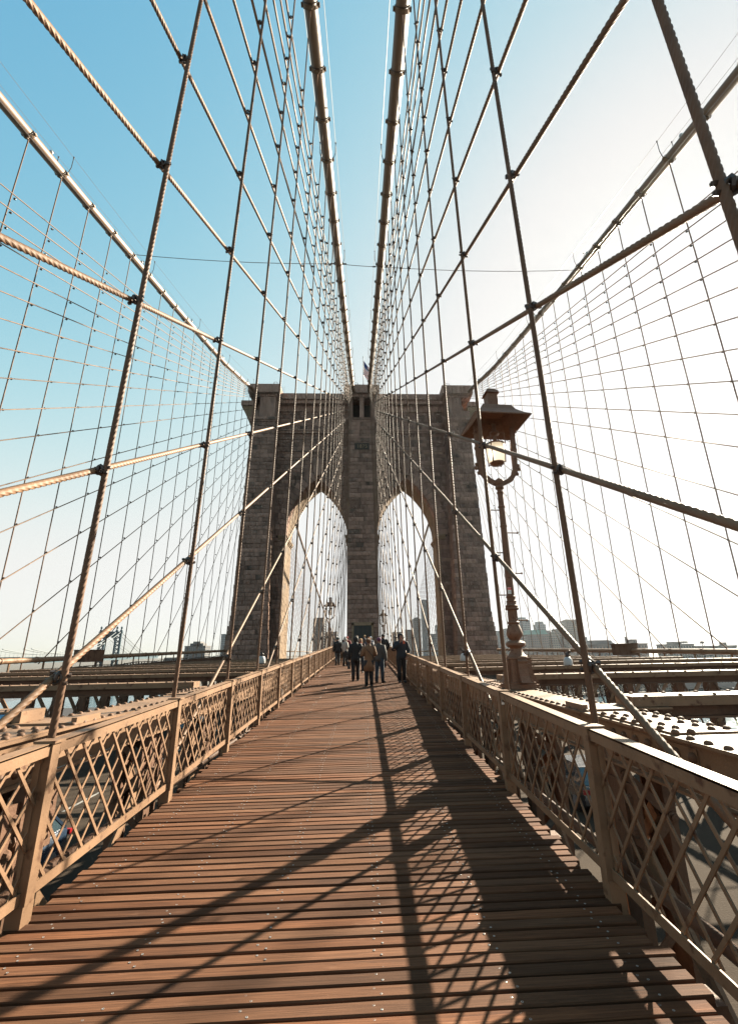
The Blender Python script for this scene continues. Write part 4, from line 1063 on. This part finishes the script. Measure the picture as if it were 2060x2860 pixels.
# ------------------------------------------------------------------ vehicles on the roadway
M_cardk = mat('car_dark_paint', (.02,.024,.028), .25, var=.05, spec=.8); M_carw = mat('car_silver_paint', (.2,.21,.22), .25, var=.05, spec=.8)
M_cgl = mat('car_glass', (.03,.05,.06), .05, var=.02, spec=1.0); M_tyre = mat('tyre', (.015,.015,.015), .8); M_tail = mat('tail_light', (.2,.008,.01), .3)
def car(loc, rz, body, label, L_=4.6, W_=1.84, H_=1.5, cat='car'):
    c = empty('car', loc, rz); tag(c, label, cat, 'cars on the roadway')
    # side outline: (y along car, z)
    lo = [(-L_/2,.35),(-L_/2,.75),(-L_/2+.08,.92),(-L_/2+.35,.98),(L_/2-1.25,.97),(L_/2-.25,.80),(L_/2,.62),(L_/2,.33),(L_/2-.2,.24),(-L_/2+.2,.24)]
    mb = MB(); V = []
    secs = ((-1,.80,.93),(-.93,.96,1),(0,1,1.02),(.93,.96,1),(1,.80,.93))
    for sx, sy, sz in secs: V += [(sx*W_/2, y_*sy, .24+(z_-.24)*sz) for y_, z_ in lo]
    n = len(lo); F = [tuple(range(n)), tuple(range(5*n-1, 4*n-1, -1))]
    for k in range(4):
        for j in range(n): a, b_ = k*n+j, k*n+(j+1) % n; F.append((a, a+n, b_+n, b_))
    mb.add(V, F); mb.build('body', body, c, smooth=True, angle=40)
    top = [(-L_/2+.25,.96),(-L_/2+.75,H_-.06),(-L_/2+1.2,H_),(.35,H_-.02),(.85,H_-.16),(L_/2-1.15,.95)]
    mb = MB(); V = []
    for sx in (-1, 1): V += [(sx*(W_/2-.08-.17*max(0,(z_-.96)/(H_-.96))), y_, z_) for y_, z_ in top]
    n = len(top); F = [tuple(range(n)), tuple(range(2*n-1, n-1, -1))]+[(j, j+n, (j+1) % n+n, (j+1) % n) for j in range(n)]
    mb.add(V, F); mb.build('cabin_glass', M_cgl, c)
    mb = MB(); V = []
    for sx in (-1, 1): V += [(sx*(W_/2-.24), y_, z_+.012) for y_, z_ in top[1:5]]
    F = [(j, j+4, j+5, j+1) for j in range(3)]; mb.add(V, F); o = mb.build('roof', body, c); md = o.modifiers.new('t', 'SOLIDIFY'); md.thickness = .05
    for sx in (-1, 1):
        for a, b_ in ((top[0], top[1]), (top[4], top[5]), ((-.25,.97), (-.3,H_-.03))):
            mb = MB(); f_ = lambda q: (sx*(W_/2-.07-.17*max(0,(q[1]-.96)/(H_-.96))), q[0], q[1]); mb.bar(f_(a), f_(b_), .05, .07); mb.build('pillar', body, c)
        mb = MB(); mb.box(sx*W_/2-.3*max(sx,0), sx*W_/2-.3*max(sx,0)+.3, -L_/2-.015, -L_/2+.1, .72, .86); mb.build('tail_light', M_tail, c)
        mb = MB(); mb.box(sx*W_/2-.32*max(sx,0), sx*W_/2-.32*max(sx,0)+.32, L_/2-.16, L_/2-.04, .6, .72); mb.build('headlight', M_white, c)
        for wy in (-L_/2+.85, L_/2-.85):
            mb = MB(); q = [( .12,-.1),(.3,-.11),(.33,-.06),(.33,.06),(.3,.11),(.12,.1)]; mb.lathe(q, 18); V = [(sx*(W_/2-.11)+z_, wy+x_, .33+y_) for x_, y_, z_ in mb.v]; mb.v = V
            w_ = mb.build('wheel', M_tyre, c, smooth=True, angle=40); m3 = MB(); m3.lathe([(.02,.0),(.19,.0),(.2,.02)], 12); m3.v = [(sx*(W_/2-.0)+sx*z_, wy+x_, .33+y_) for x_, y_, z_ in m3.v]; m3.build('rim', M_carw, w_)
    mb = MB(); mb.box(-.26,.26,-L_/2-.02,-L_/2+.03,.52,.64); mb.build('number_plate', M_white, c)
    return c
car((9.1,20.5,RZ+.004), 0, M_cardk, 'dark car glimpsed through the railing on the lamp post side')
car((5.2,33,RZ+.004), 0, M_carw, 'silver car farther up the roadway, lamp post side')
car((-9.5,14,RZ+.004), PI, mat('car_blue_paint', (.02,.035,.06), .25, var=.05, spec=.8), 'blue car glimpsed through the railing on the far bridge side')
car((-5.2,27,RZ+.004), PI, M_carw, 'silver car on the roadway, far bridge side')
car((-13.4,40,RZ+.004), PI, M_cardk, 'dark car far along the roadway, far bridge side')

# ------------------------------------------------------------------ small fixtures on the steelwork
def road_lamp(loc, s_, label):
    o = empty('road_lamp', loc); tag(o, label, 'lamp', 'white roadway lamps on the cross beams')
    mb = MB(); mb.lathe([(.13*s_,0),(.135*s_,.05*s_),(.12*s_,.16*s_),(.085*s_,.22*s_),(.05*s_,.235*s_)], 14); mb.build('shade', M_white, o, smooth=True, angle=40)
    mb = MB(); mb.lathe([(.05*s_,.236*s_),(.06*s_,.30*s_),(.03*s_,.34*s_)], 8)
    for k in range(5): mb.tube([(0,0,.3*s_), (random.uniform(-.14,.14)*s_, random.uniform(-.1,.1)*s_, random.uniform(.32,.45)*s_)], .012*s_, 4)
    mb.build('wiring', M_clamp, o)
road_lamp((6.4, 4.95+4.54*2, BZ+.003), 1.0, 'white bell lamp on a cross beam beside the big lamp post')
road_lamp((5.2, 4.95+4.54*4, BZ+.003), 1.5, 'wide white lamp on a cross beam nearer the tower, lamp post side')
road_lamp((-5.6, 4.95+4.54*5, BZ+.003), 1.7, 'wide white lamp on a cross beam, far bridge side')
for sd, y, L_ in ((-1, 28.5, 1.9), (1, 28.5, 1.8)):
    mb = MB(); X = xc_out(sd, 0); z = zpipe(sd, y); mb.box(X-.35, X+.35, y, y+L_, z-.25, z+.42); mb.box(X-.4, X+.4, y-.05, y+L_+.05, z+.421, z+.455)
    for k in range(3): mb.box(X-sd*.352-.012, X-sd*.352+.012, y+L_*(k+.5)/3-.03, y+L_*(k+.5)/3+.03, z-.18, z+.36)
    o = mb.build('junction_box', M_paint2); tag(o, 'brown steel equipment box on the outer pipe, ' + SIDE[sd], 'box')
mb = MB(); mb.box(-.20,.20,-.006,.006,-.055,.055,0); mb.box(-.19,.19,-.008,-.0061,-.045,.045,1); mb.box(-.19,.19,-.0095,-.0081,-.045,-.015,2)
o = mb.build('picture_board', [M_clamp, mat('print_blue', (.08,.28,.5), .4, var=.4, scale=14), mat('print_grey', (.25,.27,.3), .4, var=.4, scale=20)]); o.location = (-3.25, 4.76, BZ-.065); o.rotation_euler = (0,0,.05)
tag(o, 'small blue photo print fixed to the cross beam by the near chord', 'print')
sticker('post_label', (1.985-.02, POST0+PITCH-.056, gz(POST0+PITCH)+.98), 0, .035, .10, [(-.012,.012,-.02,.02,2)], 'small white label on the railing post below the lamp post')
sticker('chord_notice', (3.08, 5.9, BZ-.16), R(-10), .16, .10, [], 'white paper notice stuck where a cross beam meets the chord')
# bird netting / rusty hanger cable behind the railing
mb = MB(); mb.tube([(2.16, 3.95, .9), (2.18, 3.98, .3), (2.2, 3.97, -.6)], .03, 7); o = mb.build('rusty_hanger', mat('rust', (.30,.10,.03), .8, var=.4, scale=20, bump=.4)); tag(o, 'short rusty hanger rope behind the railing, lamp post side', 'cable')

# ------------------------------------------------------------------ distant suspension bridge
M_mb = mat('far_bridge_blue', (.012,.04,.055), .6, var=.15, scale=.05); M_mbl = mat('far_bridge_cable', (.13,.145,.15), .6, var=.1)
fb = empty('distant_bridge', (-369, 700, 0)); ang = math.atan2(.25, .97); fb.rotation_euler = (0,0,ang)
tag(fb, 'distant blue steel suspension bridge with a single arched tower in view', 'bridge')
DK = 3.0
for s_ in (-1, 1):                          # local: y along the far bridge, x across
    for q in (-1, 1):
        xx = s_*10.5+q*3.2
        mb = MB(); mb.bar((xx, 0, -40), (xx*.96, 0, 39.5), 2.6, 3.4, upv=(0,1,0)); mb.build('tower_leg', M_mb, fb)
    mb = MB()
    for z in np.arange(-6, 34, 5.5):
        mb.bar((s_*7.6, 0, z), (s_*13.2, 0, z+5.5), 1.2, .6, upv=(0,1,0)); mb.bar((s_*13.2, 0, z), (s_*7.6, 0, z+5.5), 1.2, .6, upv=(0,1,0))
    mb.build('tower_bracing', M_mb, fb)
mb = MB(); n = 14
for i in range(n):
    a0, a1 = math.pi*i/n, math.pi*(i+1)/n
    V = []
    for yy in (-1.6, 1.6):
        for a in (a0, a1): V += [(6.0*math.cos(a), yy, 21+9.5*math.sin(a))]
        for a in (a1, a0): V += [(7.8*math.cos(a), yy, 33)]
    mb.add(V, ((0,1,2,3),(7,6,5,4),(0,4,5,1),(2,6,7,3)))
mb.build('tower_arch', M_mb, fb)
mb = MB(); mb.box(-14.6,14.6,-2,2,33,36.5); mb.box(-15.4,15.4,-2.6,2.6,36.51,38.2); mb.build('tower_top', M_mb, fb)
for x in (-13.2,-7.4,7.4,13.2):
    mb = MB(); mb.lathe([(1.7,38.2),(1.9,40),(1.1,41),(.9,42),(1.5,43),(1.5,44.2),(.6,45.2),(.1,46.3)], 10, (x,0,0)); mb.build('finial', M_mb, fb, smooth=True, angle=40)
mb = MB(); mb.box(-17,17,-330,330,DK-4.5,DK-.5); mb.box(-17.6,17.6,-330,330,DK-.49,DK+.5); mb.build('deck', M_mb, fb)
hg = MB()
for x in (-13.2,-7.4,7.4,13.2):
    f1 = lambda t: 38-31.5*(1-(1-t/224)**2)      # towards mid span
    f2 = lambda t: 38-35*(t/230)**.92
    mb = MB(); mb.tube([(x, -t, f1(t)) for t in np.linspace(0, 300, 25)], .45, 6); mb.tube([(x, t, f2(t)) for t in np.linspace(0, 230, 14)], .45, 6); mb.build('main_cable', M_mbl, fb)
    if abs(x) > 10:
        for t in np.arange(8, 300, 8.2): hg.bar((x, -t, DK), (x, -t, f1(t)), .16, .16)
        for t in np.arange(8, 215, 8.2): hg.bar((x, t, DK), (x, t, f2(t)), .16, .16)
hg.build('hangers', M_mbl, fb, kind='stuff')

# ------------------------------------------------------------------ skyline beyond the river
BC = {}
def bmat(c):
    if c not in BC: BC[c] = mat('facade_%d' % len(BC), tuple(.40*k_ for k_ in c), .8, var=.15, scale=.08)
    return BC[c]
M_win = mat('far_window', (.035,.045,.055), .2, var=.3, scale=.3, spec=.8)
M_cop = mat('copper_roof', (.11,.21,.18), .7, var=.15, scale=.1)
def building(x0, x1, top, Y, depth, c, label, win=(3.4, 3.8), setbacks=(), name='building', roof=None, extras=()):
    b_ = empty(name, ((x0+x1)/2, Y, WZ+1.5)); ztop = top-(WZ+1.5); w_ = x1-x0; tag(b_, label, 'building', 'skyline buildings')
    mb = MB(); mb.box(-w_/2, w_/2, 0, depth, 0, ztop); mb.build('wall', bmat(c), b_)
    for (fx0, fx1, h_) in setbacks:
        mb = MB(); mb.box(-w_/2+fx0*w_, -w_/2+fx1*w_, depth*.15, depth*.8, ztop+.01, ztop+h_); mb.build('upper_storeys', bmat(c), b_)
    wm = MB(); sx, sz = win
    def grid(xa, xb, za, zb, yy):
        nx = max(1, int((xb-xa)/sx)); nz = max(1, int((zb-za)/sz))
        for i in range(nx):
            for j in range(nz):
                cx_ = xa+(i+.5)*(xb-xa)/nx; cz_ = za+(j+.5)*(zb-za)/nz; wm.box(cx_-sx*.28, cx_+sx*.28, yy-.12, yy-.02, cz_-sz*.3, cz_+sz*.3)
    grid(-w_/2+.5, w_/2-.5, max(ztop-75, 4), ztop-1.5, 0)
    for (fx0, fx1, h_) in setbacks:
        if h_ > 4: grid(-w_/2+fx0*w_+.4, -w_/2+fx1*w_-.4, ztop+.5, ztop+h_-1, depth*.15)
    for s_ in (-1, 1):                                       # side towards the river
        nz = int((min(ztop,75)-2)/sz); ny = int(depth/sx)
        for i in range(ny):
            for j in range(nz):
                cy_ = (i+.5)*depth/ny; cz_ = ztop-1.5-(j+.5)*sz; xx = s_*w_/2
                wm.box(xx+(.02 if s_ > 0 else -.12), xx+(.12 if s_ > 0 else -.02), cy_-sx*.28, cy_+sx*.28, cz_-sz*.3, cz_+sz*.3)
    wm.build('window_panes', M_win, b_, kind='stuff')
    mb = MB(); mb.box(-w_/2-.4, w_/2+.4, -.4, depth+.4, ztop-.9, ztop+.008 if setbacks else ztop+.6); mb.build('parapet', bmat(tuple(k*.85 for k in c)), b_)
    if roof:
        V = [(-w_/2,0,ztop+.61),(w_/2,0,ztop+.61),(w_/2,depth,ztop+.61),(-w_/2,depth,ztop+.61)]; ins = roof[1]
        V += [(-w_/2+ins,ins,ztop+roof[0]),(w_/2-ins,ins,ztop+roof[0]),(w_/2-ins,depth-ins,ztop+roof[0]),(-w_/2+ins,depth-ins,ztop+roof[0])]
        mb = MB(); mb.add(V, ((3,2,1,0),(4,5,6,7),(0,1,5,4),(1,2,6,5),(2,3,7,6),(3,0,4,7))); mb.build('roof', roof[2], b_)
    for kind, fx, h_ in extras:
        x = -w_/2+fx*w_; zb = ztop+.62+(roof[0] if roof else 0)*0
        mb = MB()
        if kind == 'tank':
            for q in ((-1,-1),(1,-1),(1,1),(-1,1)): mb.box(x+q[0]*1.2-.15, x+q[0]*1.2+.15, depth/3+q[1]*1.2-.15, depth/3+q[1]*1.2+.15, zb, zb+h_*.45)
            mb.lathe([(1.9,h_*.45),(1.9,h_*.85),(.1,h_)], 10, (x, depth/3, zb)); mb.build('water_tank', bmat((.10,.075,.06)), b_)
        elif kind == 'chimney': mb.box(x-.9, x+.9, depth/3-.9, depth/3+.9, zb, zb+h_); mb.build('chimney', bmat(tuple(k*.8 for k in c)), b_)
        elif kind == 'plant': mb.box(x-2.5, x+2.5, depth/3-2, depth/3+2, zb, zb+h_); mb.build('roof_plant', bmat(tuple(k*.8 for k in c)), b_)
        elif kind == 'spire': mb.lathe([(w_*.32,0),(w_*.25,h_*.3),(.1,h_)], 8, (x, depth/2, zb)); mb.build('spire', bmat((.25,.33,.35)), b_)
    return b_
G1, G2, BR, BR2, TN = (.34,.38,.42), (.40,.43,.45), (.26,.19,.17), (.22,.17,.16), (.34,.29,.25)
building(274,291,39,950,25,G1,'pale grey slab block just behind the lamp post')
building(302,313,45,980,22,G2,'narrow pale block peeping past the lamp post shaft')
building(304,328,57,900,28,(.45,.49,.52),'tall pale glass tower just right of the lamp post', win=(2.6,3.4), setbacks=((.08,.75,6),))
building(379.5,398.7,54,1000,25,G1,'grey tower rising behind the green copper roof', setbacks=((.15,.85,6),))
building(284,321,26,800,26,BR,'brick courthouse block with a green copper mansard roof', roof=(8,3,M_cop))
building(377,391,36,950,22,(.24,.23,.24),'dark grey block with a rounded top beside the copper roof', setbacks=((.2,.8,3),))
building(333,349,27,820,24,TN,'low tan block in front of the skyline centre', extras=(('plant',.5,3),))
building(362,389.5,37,860,24,BR2,'broad brown apartment block with rooftop clutter', extras=(('tank',.3,6),('plant',.7,3)))
building(373.7,400,52,840,26,(.30,.22,.19),'tallest brick apartment tower of the skyline', win=(2.8,3.3), setbacks=((.1,.9,1.5),), extras=(('plant',.2,1.5),))
building(520,536,28,1100,24,(.36,.42,.46),'pale blue tower with a pointed top', extras=(('spire',.5,18),))
building(257.6,285,5.5,520,22,BR2,'castle-like dark brick building with a gabled roof', roof=(5,5,bmat((.16,.12,.11))), extras=(('chimney',.95,4),))
building(299,322,6.2,520,20,(.24,.19,.18),'dark brick building with one tall chimney', setbacks=((.3,.58,4.5),), extras=(('chimney',.12,7),))
building(319.3,347.6,4.5,480,20,(.33,.30,.28),'weathered grey apartment house near the picture edge', win=(3,3.4), setbacks=((.32,.6,2.4),), extras=(('plant',.8,2),))
building(350,385,1.5,470,20,(.25,.23,.22),'flat roofed house with a water tank at the edge of the photo', win=(3,3.2), extras=(('tank',.12,5),('plant',.75,3)))
building(325,352,-6,620,20,TN,'low tan warehouse between the brick houses', extras=(('plant',.3,2),))
building(-298,-264.5,18,800,30,(.24,.23,.23),'stepped grey block between the far bridge and the tower', win=(3,3.6), setbacks=((.2,.85,4),(.35,.7,7)))
building(-269.4,-250,40,900,24,(.42,.46,.48),'pale glass tower half hidden by the stone buttress', win=(2.4,3.2))
building(-420,-385,-1,1020,24,(.20,.19,.19),'long dark low block under the far bridge cables', extras=(('tank',.75,8),))
building(-64,-50,45,600,24,(.22,.23,.24),'grey tower seen through the arch beside the distant lantern', win=(2.4,3.2), setbacks=((.1,.9,1.4),))
building(-51.5,-35,28.5,620,24,(.30,.30,.31),'lower grey block seen through the arch, far bridge side')
building(-42,-22,12,560,20,(.2,.2,.2),'short dark block low in the arch, far bridge side')
building(141.4,155.3,118,1100,24,(.16,.25,.32),'slender tall blue tower seen through the arch', win=(2.4,3.4), setbacks=((.15,.85,4),))
building(98,112,63,900,24,(.30,.34,.37),'grey block left of the slender blue tower in the arch', setbacks=((.2,.8,3),))
building(142.4,152.3,50,900,22,(.36,.45,.48),'thin pale teal tower hard against the arch edge')
building(111.5,130,30,800,22,G2,'low pale block at the foot of the slender blue tower')
building(50.4,68.3,34,800,22,(.26,.27,.28),'mid-height grey block seen through the arch, lamp post side')
building(78,92,40,850,22,(.35,.35,.36),'light grey block near the middle of the arch, lamp post side')

# ------------------------------------------------------------------ autumn trees along the far shore
mb = MB(); cols = []
def leaves(cx_, cy_, h_, w_, n):
    for _ in range(n):
        a = random.uniform(0, 2*PI); rr = math.sqrt(random.random())*w_; t = random.random()
        x, y, z = cx_+rr*math.cos(a)*(1-.5*t), cy_+rr*math.sin(a)*(1-.5*t), WZ+1.5+h_*(.25+.75*t)
        s_ = random.uniform(.5, 1.3); u = Vector((random.gauss(0,1), random.gauss(0,1), random.gauss(0,1))).normalized(); v_ = u.orthogonal().normalized()*s_; w2 = u.cross(v_)
        p = Vector((x, y, z)); mb.add((p-v_, p-w2, p+v_, p+w2), ((0,1,2,3),))
    mb.tube([(cx_, cy_, WZ+1.4), (cx_+random.uniform(-.5,.5), cy_, WZ+h_*.7)], [.45,.15], 5)
for k in range(110):
    t = k/109; x = 170+270*t+random.uniform(-4,4); y = float(np.interp(x, [170,300,420,450],[425,462,530,540]))+random.uniform(2,30)
    leaves(x, y, random.uniform(7,15), random.uniform(3,6), 130)
mt = bpy.data.materials.new('autumn_leaves'); mt.use_nodes = True; nt = mt.node_tree; b = nt.nodes['Principled BSDF']; b.inputs['Roughness'].default_value = .8
g = nt.nodes.new('ShaderNodeNewGeometry'); nz = nt.nodes.new('ShaderNodeTexNoise'); nz.inputs['Scale'].default_value = .09; nt.links.new(g.outputs['Position'], nz.inputs[0])
cr = nt.nodes.new('ShaderNodeValToRGB'); e = cr.color_ramp.elements; e[0].position = .36; e[0].color = (.045,.036,.03,1); e[1].position = .66; e[1].color = (.15,.05,.02,1)
q = e.new(.5); q.color = (.05,.047,.025,1); q = e.new(.58); q.color = (.065,.045,.033,1)
nt.links.new(nz.outputs['Fac'], cr.inputs[0]); nt.links.new(cr.outputs[0], b.inputs['Base Color'])
o = mb.build('autumn_treeline', mt); tag(o, 'band of autumn trees along the far shore under the cross beams', 'trees', kind='stuff')
# pier shed on the far bridge side
ps = empty('pier_shed', (-150, 300, WZ)); tag(ps, 'long low brown pier shed on the water, far bridge side', 'building')
mb = MB(); mb.box(-60,60,0,30,1.5,8); mb.build('wall', bmat((.24,.15,.11)), ps); mb = MB(); mb.add([(-61,-1,8.01),(61,-1,8.01),(61,31,8.01),(-61,31,8.01),(-61,15,12),(61,15,12)], ((0,1,5,4),(2,3,4,5),(0,4,3),(1,2,5),(3,2,1,0))); mb.build('roof', bmat((.12,.11,.11)), ps)
mb = MB(); mb.box(-64,64,-4,34,-2,1.49); mb.build('pier_deck', bmat((.12,.10,.08)), ps)
for k in range(12):
    mb = MB(); mb.box(-56+k*10-2.5, -56+k*10+2.5, -.1, -.01, 2, 6); mb.build('shed_door', bmat((.10,.12,.14)), ps)

# ------------------------------------------------------------------ air
hz = MB(); hz.box(-2600, 2600, -250, 3400, WZ-3, 130); 
mh = bpy.data.materials.new('haze_air'); mh.use_nodes = True; nt = mh.node_tree
for n_ in list(nt.nodes): nt.nodes.remove(n_)
oo = nt.nodes.new('ShaderNodeOutputMaterial'); pv = nt.nodes.new('ShaderNodeVolumePrincipled'); pv.inputs['Color'].default_value = (.80,.88,.95,1); pv.inputs['Density'].default_value = .00004; pv.inputs['Anisotropy'].default_value = .72
nt.links.new(pv.outputs[0], oo.inputs['Volume'])
ho = hz.build('haze', mh, kind='stuff')
SC.cycles.volume_bounces = 0
